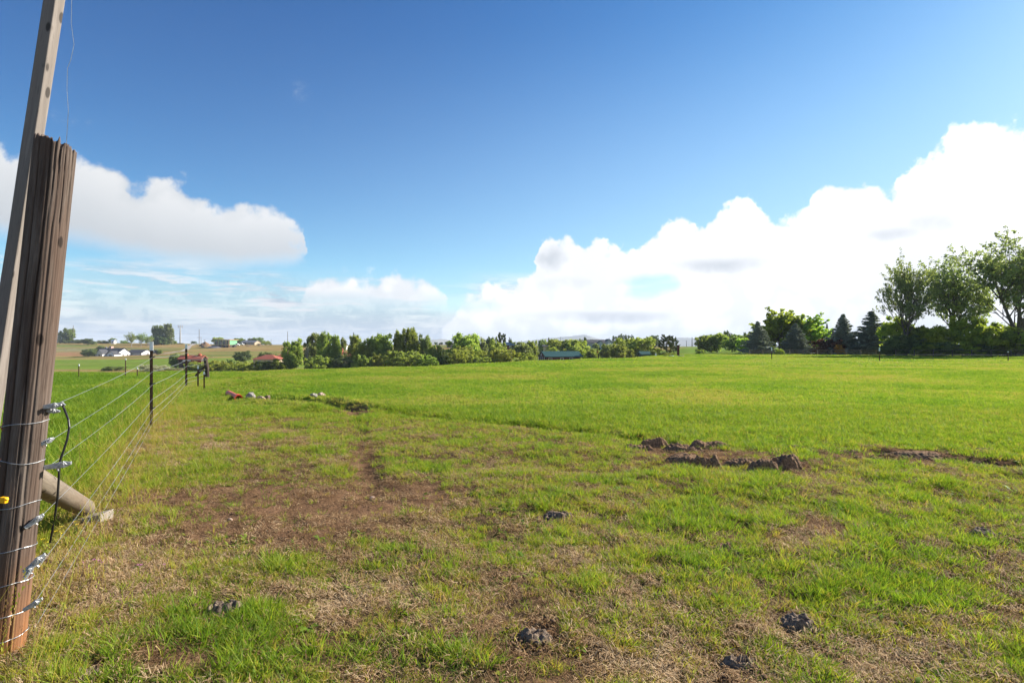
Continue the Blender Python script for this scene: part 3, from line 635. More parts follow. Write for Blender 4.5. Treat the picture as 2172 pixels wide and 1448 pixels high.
T(314, 515, 708, 15, 'cotton', 'round', 'right one of three pale trunked trees above the grey barn', group=GH, seed=1, rz=2, bark=M_BARKP)
T(335, 560, 690, 19, 'poplar', 'cotton', 'dark left half of the tall double tree on the hill', group=GH, seed=1)
T(352, 560, 686.5, 21, 'poplar', 'cotton', 'tallest middle crown of the double tree on the hill left of the cell tower', group=GH, seed=2)
T(364, 560, 696, 9, 'column', 'cotton', 'thin leaning crown at the right edge of the tall hill trees', group=GH, seed=1)
T(345, 558, 712, 36, 'shrub', 'dark', 'dark undergrowth bush at the foot of the tall hill trees', 'bush', GH, seed=0)
T(370, 575, 722, 8, 'round', 'round', 'small pale sapling between the tall hill trees and the cell tower', group=GH, seed=1)
T(411, 620, 723.5, 9, 'shrub', 'dark', 'small round bush on the skyline right of the cell tower', 'bush', GH, seed=1)
T(462, 560, 714.5, 19, 'round', 'willow', 'pale green tree behind the left end of the half built house', group=GH, seed=1)
T(507, 600, 717, 19, 'shrub', 'round', 'bushy tree between the half built house and the grey house', group=GH, seed=1)
T(513, 620, 716.5, 9, 'round', 'cotton', 'small taller tree behind the left corner of the grey house', group=GH, seed=0)
T(533, 620, 717, 15, 'round', 'cotton', 'left tree behind the roof of the low grey house', group=GH, seed=2)
T(547, 620, 715, 20, 'round', 'cotton', 'right taller tree behind the roof of the low grey house', group=GH, seed=1)
T(563, 590, 722.5, 18, 'shrub', 'willow', 'pale wide bush at the right end of the low grey house', 'bush', GH, seed=2)
T(574, 580, 728.5, 5, 'shrub', 'dark', 'tiny dark bush on the skyline right of the pale wide bush', 'bush', GH, seed=2)
# around the white house and the red roofed shed
GW = 'trees around the hillside houses'
T(187, 385, 740.5, 20, 'round', 'dark', 'dark green tree at the left end of the white house', group=GW, seed=1)
T(198, 392, 738, 12, 'round', 'cotton', 'grey green tree between the dark tree and the white house', group=GW, seed=0)
T(214, 425, 733.5, 18, 'round', 'dark', 'dark tree behind the turret of the white house', group=GW, seed=2)
T(226, 425, 736, 12, 'round', 'cotton', 'small tree behind the white house roof left of the dormer', group=GW, seed=1)
T(338, 400, 741.5, 10, 'round', 'round', 'small round tree right of the parked trailer by the T-post', group=GW, seed=2)
T(372, 215, 748.5, 20, 'round', 'cotton', 'bushy green tree at the left end of the red roofed shed', group=GW, seed=1)
T(388, 225, 750, 16, 'round', 'round', 'tree behind the red roofed shed at its left end', group=GW, seed=0)
T(520, 260, 743.5, 31, 'round', 'dark', 'dark round evergreen alone in the meadow between two red roofs', group=GW, seed=0)
T(562, 240, 746, 24, 'round', 'dark', 'dark evergreen just behind the red hip roof', group=GW, seed=1)
T(583, 250, 750, 16, 'round', 'cotton', 'low tree behind the right end of the red hip roof', group=GW, seed=2)
T(245, 205, 776.5, 32, 'shrub', 'cotton', 'dark grey green bush on the ditch bank below the white house', 'bush', GW, seed=1)
T(226, 204, 781, 16, 'shrub', 'dark', 'small bright bush left of the dark ditch bank bush', 'bush', GW, seed=0)
T(310, 200, 773, 22, 'shrub', 'sage', 'rounded silvery bush directly left of the first T-post', 'bush', GW, seed=1)
T(334, 198, 774.5, 40, 'shrub', 'sage', 'wide silvery bush to the right of the first T-post', 'bush', GW, seed=2)
T(362, 202, 780, 20, 'shrub', 'sage', 'low pale brush between the silvery bush and second T-post', 'bush', GW, seed=0)
T(376, 204, 781, 18, 'shrub', 'sage', 'low pale brush directly left of the second T-post', 'bush', GW, seed=1)
# shrubs in front of the belt, left
T(424, 150, 767, 44, 'shrub', 'willow', 'yellow green bush behind the wooden end post', 'bush', GS, seed=1)
T(455, 150, 763.5, 50, 'shrub', 'willow', 'big yellow green bush right of the wooden end post', 'bush', GS, seed=2)
T(409, 148, 771, 22, 'shrub', 'dark', 'dark bush directly right of the second T-post', 'bush', GS, seed=2)
T(489, 152, 761, 18, 'round', 'dark', 'small pointed tree poking out of the yellow green bushes', group=GS, seed=1)
T(492, 146, 771, 26, 'shrub', 'round', 'low green bush under the small pointed tree', 'bush', GS, seed=0)
T(517, 150, 765.5, 38, 'shrub', 'willow', 'yellow green bush below the dark round evergreen', 'bush', GS, seed=2)
T(545, 148, 764.5, 36, 'shrub', 'willow', 'bright yellow green bush in front of the red hip roof', 'bush', GS, seed=0)
T(574, 146, 765, 34, 'shrub', 'dark', 'dark green bush under the right end of the red hip roof', 'bush', GS, seed=1)
T(598, 146, 760, 40, 'shrub', 'round', 'dark green bush left of the first poplars', 'bush', GS, seed=2)
# the belt
T(627, 150, 717.5, 36, 'round', 'poplar', 'broad leafy tree at the left end of the tree belt', group=GV_, seed=0)
T(651, 148, 727, 14, 'bare', 'sage', 'bare dead tree between the first two tall trees of the belt', group=GV_, seed=1, bark=M_BARKP)
T(663, 155, 707, 33, 'poplar', 'cotton', 'tall dark poplar right of the bare dead tree', group=GV_, seed=2)
T(690, 150, 702.5, 34, 'poplar', 'poplar', 'tallest plumed poplar in the left part of the belt', group=GV_, seed=0)
T(713, 152, 711.5, 20, 'poplar', 'poplar', 'slender poplar left of the red chimney house', group=GV_, seed=1)
T(728, 160, 716, 14, 'column', 'cotton', 'thin dark tree above the red chimney house', group=GV_, seed=1)
T(724, 144, 752, 44, 'shrub', 'dark', 'dark bush in front of the red chimney house', 'bush', GV_, seed=0)
T(750, 165, 704.5, 12, 'spruce', 'pine', 'dark pointed conifer top right of the red chimney house', group=GV_, seed=1)
T(747, 152, 711, 27, 'poplar', 'poplar', 'leafy tree in front of the dark pointed conifer', group=GV_, seed=2)
T(776, 150, 716, 34, 'round', 'poplar', 'rounded tree right of the red chimney house', group=GV_, seed=1)
T(795, 165, 712.5, 22, 'round', 'cotton', 'darker tree filling the dip right of the chimney house', group=GV_, seed=0)
T(811, 150, 706.5, 44, 'round', 'round', 'broad round crowned tree left of the highest pair in the belt', group=GV_, seed=2)
T(802, 144, 748, 26, 'round', 'poplar', 'small light green tree at the foot of the broad round crown', group=GV_, seed=0)
T(844, 150, 699.5, 24, 'poplar', 'round', 'left tree of the highest pair in the belt', group=GV_, seed=0)
T(871, 150, 696.5, 38, 'poplar', 'round', 'highest and widest tree of the belt with a pale trunk', group=GV_, seed=1, bark=M_BARKP)
T(892, 158, 709, 12, 'column', 'dark', 'thin dark tree right of the highest tree of the belt', group=GV_, seed=2)
T(905, 150, 710, 24, 'poplar', 'cotton', 'last tall tree of the belt before the mountain gap', group=GV_, seed=0)
T(920, 148, 727, 22, 'round', 'poplar', 'lower tree sloping down toward the mountain gap', group=GV_, seed=0)
T(858, 142, 744, 60, 'shrub', 'poplar', 'light undergrowth under the highest pair of the belt', 'bush', GV_, seed=1)
T(905, 142, 752, 44, 'shrub', 'round', 'light undergrowth under the last tall belt tree', 'bush', GV_, seed=2)
T(765, 143, 752, 36, 'shrub', 'poplar', 'light undergrowth right of the red chimney house', 'bush', GV_, seed=2)
T(672, 143, 752, 56, 'shrub', 'round', 'undergrowth at the foot of the left poplars', 'bush', GV_, seed=0)
T(938, 165, 739, 26, 'shrub', 'dark', 'dark bush in the mountain gap', 'bush', GS, seed=1)
T(948, 145, 755, 32, 'shrub', 'round', 'light green bush at the bottom of the mountain gap', 'bush', GS, seed=2)
T(952, 172, 738, 20, 'round', 'dark', 'dark tree below the small dark gabled house', group=GS, seed=1)
T(929, 480, 730.5, 6, 'round', 'dark', 'small round tree on the green field of the mountain gap', group=GM, seed=1)
for i, (q, tp_, wd) in enumerate([(924, 725, 6), (933, 727, 4), (937, 725.5, 5), (946, 724.5, 5)]):
    T(q, 640, tp_, wd, 'round', 'dark', ['leftmost', 'second', 'third', 'rightmost'][i] + ' of four tiny trees on the ridge in the mountain gap', group='tiny trees on the ridge of the mountain gap', seed=i % 3)
T(988, 150, 705, 56, 'round', 'poplar', 'big round crowned tree right of the mountain gap', group=GV_, seed=1)
T(973, 158, 712, 24, 'round', 'cotton', 'left shoulder of dark foliage beside the big round tree', group=GV_, seed=0)
T(985, 141, 733, 40, 'round', 'poplar', 'sunlit lower tree in front of the big round tree', group=GV_, seed=2)
T(1008, 152, 711, 20, 'poplar', 'poplar', 'leafy poplar at the right side of the big round tree', group=GV_, seed=2)
T(1024, 200, 716, 18, 'round', 'cotton', 'blue green tree right of the big round tree', group=GM, seed=1)
T(1044, 210, 713.5, 24, 'round', 'dark', 'dark tree left of the shaggy pine', group=GM, seed=2)
T(1063, 205, 704.5, 23, 'pine', 'pine', 'tall shaggy pine above the blue roofed barn', 'pine', GM, seed=1)
T(1050, 160, 721, 40, 'round', 'poplar', 'rounded tree below the shaggy pine', group=GM, seed=0)
T(1082, 260, 715, 10, 'pine', 'pine', 'small pine directly above the blue roofed barn', 'pine', GM, seed=2)
T(1090, 240, 722, 16, 'round', 'cotton', 'tree hugging the right end of the blue roofed barn', group=GM, seed=0)
T(1109, 175, 724, 32, 'round', 'cotton', 'dark rounded tree right of the blue roofed barn', group=GM, seed=1)
T(1129, 195, 721.5, 24, 'round', 'poplar', 'twiggy tree behind the left gable of the green roofed house', group=GM, seed=2)
T(1140, 196, 730, 12, 'bare', 'sage', 'grey leafless tree rising left of the green roofed house', group=GM, seed=2, bark=M_BARKP)
T(1151, 270, 719, 18, 'round', 'cotton', 'round tree on the ridge left of the dark spire conifer', group=GM, seed=1)
T(1164, 272, 715, 11, 'spruce', 'pine', 'dark spire conifer above the green roofed house', group=GM, seed=2)
T(1175, 290, 721, 14, 'round', 'poplar', 'light tree right of the dark spire conifer', group=GM, seed=0)
T(975, 134, 741, 36, 'shrub', 'willow', 'yellow green willow bush under the big round tree', 'bush', GS, seed=1)
T(1006, 136, 742, 46, 'shrub', 'willow', 'yellow green willow bush right of the big round tree', 'bush', GS, seed=2)
T(1042, 136, 743, 40, 'shrub', 'willow', 'yellow green willow bush below the rounded tree', 'bush', GS, seed=0)
T(1072, 134, 741, 46, 'shrub', 'willow', 'yellow green willow bush left of the thin pole', 'bush', GS, seed=1)
T(1113, 132, 748, 42, 'shrub', 'poplar', 'low green bush touching the green roofed house', 'bush', GS, seed=2)
T(1024, 132, 757, 40, 'shrub', 'poplar', 'lowest green bush at the pasture edge in the middle', 'bush', GS, seed=1)
T(1195, 225, 719, 56, 'wide', 'willow', 'broad pale willow behind the left half of the green roof', group=GV_, seed=1)
T(1224, 222, 720, 48, 'wide', 'willow', 'broad pale willow behind the right end of the green roof', group=GV_, seed=2)
T(1173, 215, 736, 22, 'shrub', 'willow', 'low pale bush just above the green roof ridge', 'bush', GV_, seed=1)
T(1253, 190, 736.5, 28, 'round', 'poplar', 'green tree right of the green roofed house', group=GV_, seed=0)
T(1231, 300, 718, 10, 'round', 'cotton', 'small tree behind the right willow', group=GM, seed=0)
T(1241, 285, 715, 7, 'column', 'dark', 'narrow dark conifer left of the grey farmhouse', group=GM, seed=1)
T(1254, 325, 719, 8, 'round', 'cotton', 'small tree behind the left end of the grey farmhouse', group=GM, seed=2)
T(1264, 286, 727, 12, 'round', 'cotton', 'small tree in front of the grey farmhouse wall', group=GM, seed=1)
T(1287, 175, 728, 24, 'round', 'cotton', 'dark tree in front of the pale gabled barn', group=GV_, seed=1)
T(1312, 170, 729, 34, 'round', 'poplar', 'silvery green tree right of the pale gabled barn', group=GV_, seed=2)
for i, (q, tp_, wd) in enumerate([(1303, 712, 14), (1317, 707.5, 18), (1330, 709, 14), (1341, 709.5, 11)]):
    T(q, 340, tp_, wd, 'pine', 'dark', ['leftmost', 'second and tallest', 'third', 'rightmost'][i] + ' dark ridge pine behind the round willow', 'pine', 'dark pines on the ridge behind the round willow', seed=1 + i % 2)
T(1328, 190, 717, 40, 'wide', 'willow', 'left half of the round willow under the dark ridge pines', group=GV_, seed=1)
T(1352, 185, 714.5, 56, 'wide', 'willow', 'large round sunlit willow left of the small green roofed shed', group=GV_, seed=2)
T(1337, 160, 739, 12, 'round', 'poplar', 'small light tree at the foot of the round willow', group=GV_, seed=1)
T(1374, 380, 713, 10, 'pine', 'dark', 'left pine of the far bluish pair', 'pine', GM, seed=1)
T(1387, 380, 710.5, 22, 'round', 'dark', 'right wider tree of the far bluish pair', 'tree', GM, seed=2)
T(1414, 120, 709, 34, 'pine', 'pine', 'dark shaggy pine directly left of the rusty pillar', 'pine', GV_, seed=1)
T(1429, 124, 713, 20, 'pine', 'pine', 'second smaller pine leaning toward the rusty pillar', 'pine', GV_, seed=2)
T(1390, 118, 738, 18, 'shrub', 'yellow', 'pale yellow shrub behind the staked sapling', 'bush', GV_, seed=1)
T(1404, 112, 745, 16, 'shrub', 'dark', 'dark shrub at the foot of the shaggy pine', 'bush', GV_, seed=2)
T(1427, 110, 748, 34, 'shrub', 'willow', 'weedy grassy mound at the foot of the rusty pillar', 'bush', GV_, seed=0)
T(1386, 92, 742.5, 11, 'round', 'cotton', 'staked young sapling standing in the pasture', group=None, seed=1, base=0)
# right part
T(1495, 170, 711, 34, 'wide', 'round', 'left rounded lobe of the willow clump left of the spruces', group=GR, seed=1)
T(1521, 172, 706.5, 44, 'wide', 'round', 'middle and highest lobe of the willow clump left of the spruces', group=GR, seed=2)
T(1553, 165, 708, 46, 'wide', 'round', 'right rounded lobe of the willow clump left of the spruces', group=GR, seed=0)
T(1577, 150, 716, 26, 'round', 'ash', 'yellow green tree squeezed between willow clump and spruce', group=GR, seed=1)
T(1484, 150, 741, 14, 'shrub', 'round', 'small bush at the left end of the willow clump', 'bush', GR, seed=1)
T(1540, 230, 699.5, 10, 'round', 'dark', 'dark tree top poking above the willow clump', group=GR, seed=1)
T(1548, 235, 703, 7, 'round', 'dark', 'second smaller dark tree top above the willow clump', group=GR, seed=0)
T(1580, 230, 704, 8, 'round', 'dark', 'dark tree top left of the first spruce', group=GR, seed=2)
T(1607, 112, 681, 54, 'spruce', 'spruce', 'leftmost blue spruce left of the tall bright green tree', 'spruce', GR, seed=1)
T(1654, 124, 651, 92, 'vase', 'ash', 'tall bright green tree between the two left spruces', group=GR, seed=1)
T(1714, 122, 663, 74, 'vase', 'ash', 'bright green tree right of the second spruce', group=GR, seed=2)
T(1687, 112, 685, 54, 'spruce', 'spruce', 'second blue spruce in front of the bright green trees', 'spruce', GR, seed=2)
T(1754, 220, 685, 15, 'spruce', 'pine', 'small far conifer above the dark roofed house', group=GR, seed=1)
T(1763, 225, 696, 9, 'spruce', 'pine', 'tiny far conifer right beside the small far conifer', group=GR, seed=2)
T(1788, 108, 665.5, 60, 'spruce', 'spruce', 'third blue spruce right of the dark roofed house', 'spruce', GR, seed=1, rz=1)
T(1849, 106, 659, 78, 'spruce', 'spruce', 'rightmost and widest blue spruce', 'spruce', GR, seed=2, rz=2)
T(1757, 108, 719, 46, 'shrub', 'red', 'dark copper bush in front of the dark roofed house', 'bush', GR, seed=1)
T(1783, 103, 731, 16, 'shrub', 'orange', 'small orange bush at the foot of the third spruce', 'bush', GR, seed=2)
T(1655, 104, 739, 14, 'shrub', 'yellow', 'small yellow bush between the two left spruces', 'bush', GR, seed=0)
T(1922, 92, 524, 96, 'cotton', 'cotton', 'large open cottonwood right of the rightmost spruce', group=GR, seed=3, rz=.3)
T(2024, 94, 528, 106, 'cotton', 'cotton', 'second large open cottonwood with forked limbs', group=GR, seed=4, rz=1.2)
T(2160, 86, 470, 166, 'cotton', 'cotton', 'tallest cottonwood cut by the right picture edge', group=GR, seed=5, rz=2.2)
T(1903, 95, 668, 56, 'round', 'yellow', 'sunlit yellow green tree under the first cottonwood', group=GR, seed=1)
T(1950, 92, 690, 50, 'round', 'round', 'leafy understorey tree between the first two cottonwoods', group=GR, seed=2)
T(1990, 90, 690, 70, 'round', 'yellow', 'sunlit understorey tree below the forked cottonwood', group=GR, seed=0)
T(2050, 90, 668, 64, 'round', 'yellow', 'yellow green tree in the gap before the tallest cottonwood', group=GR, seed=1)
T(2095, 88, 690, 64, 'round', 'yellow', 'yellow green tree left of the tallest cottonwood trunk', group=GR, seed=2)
T(2140, 88, 682, 76, 'round', 'round', 'green tree at the foot of the tallest cottonwood', group=GR, seed=1)
T(2200, 88, 690, 80, 'round', 'round', 'green tree at the far right picture edge', group=GR, seed=0)
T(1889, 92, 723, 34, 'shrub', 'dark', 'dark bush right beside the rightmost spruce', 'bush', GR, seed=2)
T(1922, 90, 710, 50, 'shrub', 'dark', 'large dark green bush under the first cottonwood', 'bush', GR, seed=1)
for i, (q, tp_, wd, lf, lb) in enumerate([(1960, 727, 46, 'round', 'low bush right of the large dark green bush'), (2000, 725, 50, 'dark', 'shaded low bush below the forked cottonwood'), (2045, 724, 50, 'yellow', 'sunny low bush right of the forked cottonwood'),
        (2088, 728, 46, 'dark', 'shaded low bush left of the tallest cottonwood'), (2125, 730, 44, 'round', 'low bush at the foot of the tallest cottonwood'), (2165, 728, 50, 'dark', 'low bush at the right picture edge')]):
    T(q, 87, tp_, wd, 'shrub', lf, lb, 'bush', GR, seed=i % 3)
#PART3
# ================================================================== BUILDINGS
M_ROOFG = mat('dark grey shingle', (.07, .07, .078), .85, 0, .2, 3)
M_ROOFL = mat('grey shingle', (.15, .155, .17), .85, 0, .2, 3)
M_RED = mat('red roof tile', (.34, .095, .055), .8, 0, .2, 4)
M_TEAL = mat('green metal roof', (.025, .085, .07), .5, .1, .12, 1)
M_BROWN = mat('red brown log wall', (.13, .05, .035), .8, 0, .25, 3)
M_DARKW = mat('dark wood wall', (.06, .045, .035), .85, 0, .3, 3)
M_TANW = mat('tan stucco', (.48, .37, .25), .8, 0, .1, 3)
M_GREYW = mat('grey blue siding', (.30, .34, .38), .8, 0, .08, 3)
M_OSB = mat('raw plywood', (.50, .32, .14), .8, 0, .15, 3)
M_GREENS = mat('green sheathing', (.16, .42, .22), .7, 0, .1, 2)
M_CONC = mat('pale concrete', (.42, .41, .38), .85, 0, .12, 4)
M_TRIM = mat('white trim', (.75, .75, .73), .6, 0, .05, 3)
def window(parent, x, z, w_, h, y, face='front', frame=M_TRIM, glass=M_GLASS, t=.07, xs=None):
    """framed window; face front (-y), left (-x) or right (+x)"""
    f = MB(); g = MB(); e = .12
    def bx(b, a0, a1, z0, z1, o0, o1):
        if face == 'front': b.box(a0, a1, y - o1, y - o0, z0, z1)
        elif face == 'right': b.box(y + o0, y + o1, a0, a1, z0, z1)
        else: b.box(y - o1, y - o0, a0, a1, z0, z1)
    bx(f, x - w_ / 2 - e, x - w_ / 2, z - e, z + h + e, .0, t); bx(f, x + w_ / 2, x + w_ / 2 + e, z - e, z + h + e, .0, t)
    bx(f, x - w_ / 2, x + w_ / 2, z - e, z, .0, t); bx(f, x - w_ / 2, x + w_ / 2, z + h, z + h + e, .0, t); bx(f, x - .03, x + .03, z, z + h, 0.01, t * .8)
    bx(g, x - w_ / 2, x + w_ / 2, z, z + h, .002, .03)
    o = f.build('window', frame, parent); g.build('pane', glass, o); return o
def door(parent, x, z, w_, h, y, face='front', m=M_DARKW):
    b = MB(); k = MB()
    if face == 'front': b.box(x - w_ / 2, x + w_ / 2, y - .08, y - .002, z, z + h); k.box(x + w_ * .35, x + w_ * .42, y - .14, y - .08, z + h * .45, z + h * .5)
    else: b.box(y + .002, y + .08, x - w_ / 2, x + w_ / 2, z, z + h); k.box(y + .08, y + .14, x + w_ * .35, x + w_ * .42, z + h * .45, z + h * .5)
    o = b.build('door', m, parent); k.build('handle', M_SILVER, o)
def gable(root, w_, dp, wh, rh, wallm, roofm, x0=0, y0=0, z0=-1.5, over=.5, axis='x'):
    """walls with gables and a two-slope roof, ridge along x or y"""
    b = MB(); r = MB(); T2 = .22
    if axis == 'x':
        b.poly([(x0 - w_ / 2, y0 - dp / 2, z0), (x0 - w_ / 2, y0 + dp / 2, z0), (x0 - w_ / 2, y0 + dp / 2, wh), (x0 - w_ / 2, y0, wh + rh - .02), (x0 - w_ / 2, y0 - dp / 2, wh)], (w_, 0, 0))
        s = rh / (dp / 2)
        for sg in (-1, 1):
            e = dp / 2 + over
            r.poly([(x0 - w_ / 2 - over, y0, wh + rh), (x0 - w_ / 2 - over, y0, wh + rh + T2), (x0 - w_ / 2 - over, y0 + sg * e, wh + rh - s * e + T2), (x0 - w_ / 2 - over, y0 + sg * e, wh + rh - s * e)], (w_ + 2 * over, 0, 0))
    else:
        b.poly([(x0 - w_ / 2, y0 - dp / 2, z0), (x0 + w_ / 2, y0 - dp / 2, z0), (x0 + w_ / 2, y0 - dp / 2, wh), (x0, y0 - dp / 2, wh + rh - .02), (x0 - w_ / 2, y0 - dp / 2, wh)], (0, dp, 0))
        s = rh / (w_ / 2)
        for sg in (-1, 1):
            e = w_ / 2 + over
            r.poly([(x0, y0 - dp / 2 - over, wh + rh), (x0, y0 - dp / 2 - over, wh + rh + T2), (x0 + sg * e, y0 - dp / 2 - over, wh + rh - s * e + T2), (x0 + sg * e, y0 - dp / 2 - over, wh + rh - s * e)], (0, dp + 2 * over, 0))
    return b.build('wall', wallm, root), r.build('roof', roofm, root)
def hip(root, w_, dp, wh, rh, wallm, roofm, x0=0, y0=0, z0=-1.5, over=.6):
    MB().box(x0 - w_ / 2, x0 + w_ / 2, y0 - dp / 2, y0 + dp / 2, z0, wh).build('wall', wallm, root)
    a, c = w_ / 2 + over, dp / 2 + over; rl = max(w_ / 2 - dp / 2, .01)
    vs = [(x0 - a, y0 - c, wh), (x0 + a, y0 - c, wh), (x0 + a, y0 + c, wh), (x0 - a, y0 + c, wh), (x0 - rl, y0, wh + rh), (x0 + rl, y0, wh + rh)]
    vs2 = [(v[0], v[1], v[2] + (.003 if i < 4 else 0)) for i, v in enumerate(vs)]
    return MB().add(vs2, [(0, 1, 5, 4), (1, 2, 5), (2, 3, 4, 5), (3, 0, 4), (3, 2, 1, 0)]).build('roof', roofm, root)
def bldg(name, px, pybase, d, rz, label, cat, group='houses and sheds around the field'):
    p = P(px, pybase, d); return empty(name, p, math.radians(rz), label, cat, group)
# white hillside house: long body seen from the front, bright gable end to the right
h = bldg('farmhouse', 236, 759, 400, -12, 'white hillside house with dark roofs, turret and bright gable end', 'house')
gable(h, 19, 10, 3.7, 3.0, M_WHITE, M_ROOFG, x0=1.5, z0=-3)
gable(h, 5, 5, 3.5, 2.4, M_WHITE, M_ROOFG, x0=-.5, y0=-6.2, z0=-3, axis='y')
gable(h, 6, 5, 2.8, 2.0, M_WHITE, M_ROOFG, x0=9, y0=-6.4, z0=-3, axis='y', over=.4)
gable(h, 8, 8, 3.0, 2.2, M_TANW, M_ROOFG, x0=-12, y0=1, z0=-3)
MB().tube([(-6.5, 2, -1), (-6.5, 2, 5.2)], 2.2, 8).build('turret', M_GREYW, h)
MB().tube([(-6.5, 2, 5.2), (-6.5, 2, 8.0)], [2.7, .05], 8).build('turret_roof', M_ROOFL, h)
MB().box(-1.2, .8, -.8, 1.2, 5, 8.2).build('chimney', mat('pinkish brick', (.5, .33, .27), .8), h)
for x_, w_ in ((-7, 1.2), (-4.2, 1.2), (3.5, 1.4)): window(h, x_, 1.3, w_, 1.5, -5)
window(h, -.5, 1.2, 1.3, 1.4, -8.7); window(h, 9, .9, 2.2, 1.5, -8.9); window(h, -1, 1.2, 1.1, 1.5, 11, 'right'); window(h, 2.6, 1.2, 1.1, 1.5, 11, 'right'); window(h, -12, .8, 3.4, 1.5, -3, frame=M_DARKW)
door(h, 6, 0, 1.2, 2.2, -5)
h = bldg('barn', 296, 756, 408, -14, 'long low grey barn with bright end wall right of the white house', 'barn')
gable(h, 13.5, 9.5, 2.7, 2.1, M_WHITE, M_ROOFG, z0=-2)
MB().box(-6.7, 6.6, -4.86, -4.752, -1.5, 2.3).build('cladding', M_GREYW, h)  # grey blue sheet over the white wall paints in the front's shade
for x_ in (-4.4, -1.2, 2.2, 5.0): window(h, x_, .8, 1.0, 1.1, -4.86)
door(h, .5, 0, 1.6, 2.2, 6.75, 'right')
h = bldg('shed', 241, 727, 600, -8, 'tiny white shed under the small skyline tree', 'shed')
gable(h, 3.4, 3, 2, 1.4, M_WHITE, M_WHITE); door(h, 0, 0, .9, 1.8, -1.5)
h = bldg('shed', 330, 727.5, 600, -10, 'tiny tan house roof on the skyline left of the tall hill trees', 'shed')
gable(h, 7, 6, 2.0, 1.8, M_TANW, M_OSB); window(h, 1, .8, 1.2, .9, -3)
# trailer next to the barn
def vehicle(px, py, d, L, col, label, truck=False):
    r = bldg('pickup_truck' if truck else 'trailer', px, py, d, 8, label, 'truck' if truck else 'trailer', 'vehicles parked by the hillside houses')
    if truck:
        MB().poly([(-L / 2, -1, .5), (L / 2, -1, .5), (L / 2, -1, 1.15), (L * .32, -1, 1.25), (L * .18, -1, 1.95), (-L * .12, -1, 1.95), (-L * .16, -1, 1.25), (-L / 2, -1, 1.2)], (0, 2, 0)).build('body', col, r)
        MB().poly([(L * .27, -1.02, 1.28), (L * .17, -1.02, 1.85), (-L * .1, -1.02, 1.85), (-L * .13, -1.02, 1.28)], (0, 2.04, 0)).build('side_window', M_GLASS, r)
    else:
        MB().poly([(-L / 2, -1.2, .6), (L / 2, -1.2, .6), (L / 2, -1.2, 2.6), (L * .4, -1.2, 3.0), (-L / 2, -1.2, 3.0)], (0, 2.4, 0)).build('body', col, r, bevel=.1)
        window(r, 0, 1.6, 1.2, .7, -1.2)
    for x_ in (-L * .32, L * .32):
        for y_ in (-1, .8):
            wl_ = MB().tube([(x_, y_, .42), (x_, y_ + .22, .42)], .42, 12).build('wheel', M_BLACK, r); MB().tube([(x_, y_ - .02, .42), (x_, y_ + .24, .42)], .2, 8).build('rim', M_SILVER, wl_)
vehicle(328, 751, 400, 5.5, mat('dark trailer paint', (.06, .06, .07), .4), 'dark trailer with pale roof parked right of the grey barn')
vehicle(502, 733, 500, 4.8, M_WHITE, 'white pickup parked at the right corner of the half built house', True)
vehicle(511, 732, 515, 5.2, M_WHITE, 'second white pickup parked before the low grey house', True)
# rows of small things before the barn
for i, (q, col_, lb) in enumerate([(271, 'white', 'small pale planter left of the barn door side'), (279, 'dark', 'dark planter below the left end of the barn'), (286, 'white', 'pale planter below the middle of the barn'), (297, 'dark', 'dark planter below the right half of the barn')]):
    o = bldg('planter', q, 759, 396, 0, lb, 'planter', 'planters in front of the grey barn')
    MB().poly([(-.7, -.4, 0), (.7, -.4, 0), (.9, -.4, .8), (-.9, -.4, .8)], (0, .8, 0)).build('pot', M_WHITE if col_ == 'white' else M_DARKW, o)
    V_, lv_ = leaves([(0, 0, 1.0), (.4, 0, 1.0), (-.4, .1, 1.0)], [.4, .4, .4], 40, .25, np.random.default_rng(i)); mesh_np('foliage', V_, np.arange(len(V_)).reshape(-1, 4), LEAF['round'], o, {'lv': ('FLOAT', lv_)})
# red roofed shed with two cupolas
h = bldg('barn', 409, 771.5, 215, 4, 'open dark shed under a red roof with two orange cupolas', 'barn')
gable(h, 8.2, 4.6, 1.9, 1.15, M_DARKW, M_RED, z0=-1.5, over=.35)
MB().box(.6, 4.05, -2.42, -2.302, -.5, 1.7).build('door_panel', mat('barn red boards', (.22, .035, .02), .8), h)
MB().box(-2.5, .3, -2.50, -2.31, 1.15, 1.5).build('sign_board', M_WHITE, h)
for x_ in (-3.9, -2.2, -.6): MB().box(x_, x_ + .14, -2.45, -2.305, -.5, 1.9).build('post', M_BROWN, h)
for x_ in (-2.2, 2.6):
    cu = MB().box(x_ - .5, x_ + .5, -.5, .5, 2.75, 3.6).build('cupola', mat('orange boards', (.5, .16, .06), .8), h)
    MB().tube([(x_, 0, 3.6), (x_, 0, 4.1)], [.85, .05], 4).build('cupola_roof', M_RED, cu)
# red hip roofs
h = bldg('house', 571, 764, 215, -6, 'tan house under a wide red hip roof behind the bright bushes', 'house')
hip(h, 9.0, 6.5, .5, 1.65, M_TANW, M_RED, z0=-3); window(h, 1.5, -.9, 1.0, .8, -3.25); window(h, -2, -.9, 1.0, .8, -3.25)
h = bldg('house', 611, 757, 235, -6, 'second red roof half hidden behind the first belt tree', 'house')
hip(h, 6.5, 6, .3, 1.6, M_TANW, M_RED, z0=-3)
h = bldg('house', 737, 756, 190, -8, 'house with red roof and tall red chimney between belt trees', 'house')
rf = gable(h, 5, 5, .2, 1.1, M_TANW, M_RED, z0=-3)[1]; MB().box(-2.3, -1.5, -.6, .3, .2, 2.9).build('chimney', mat('red brick', (.40, .11, .07), .85), rf)
h = bldg('house', 730, 737, 420, -6, 'small white house seen above the red chimney', 'house')
gable(h, 3.6, 4, 1.6, 1.0, M_WHITE, M_ROOFG); window(h, .2, .4, 1.2, 1.0, -2)
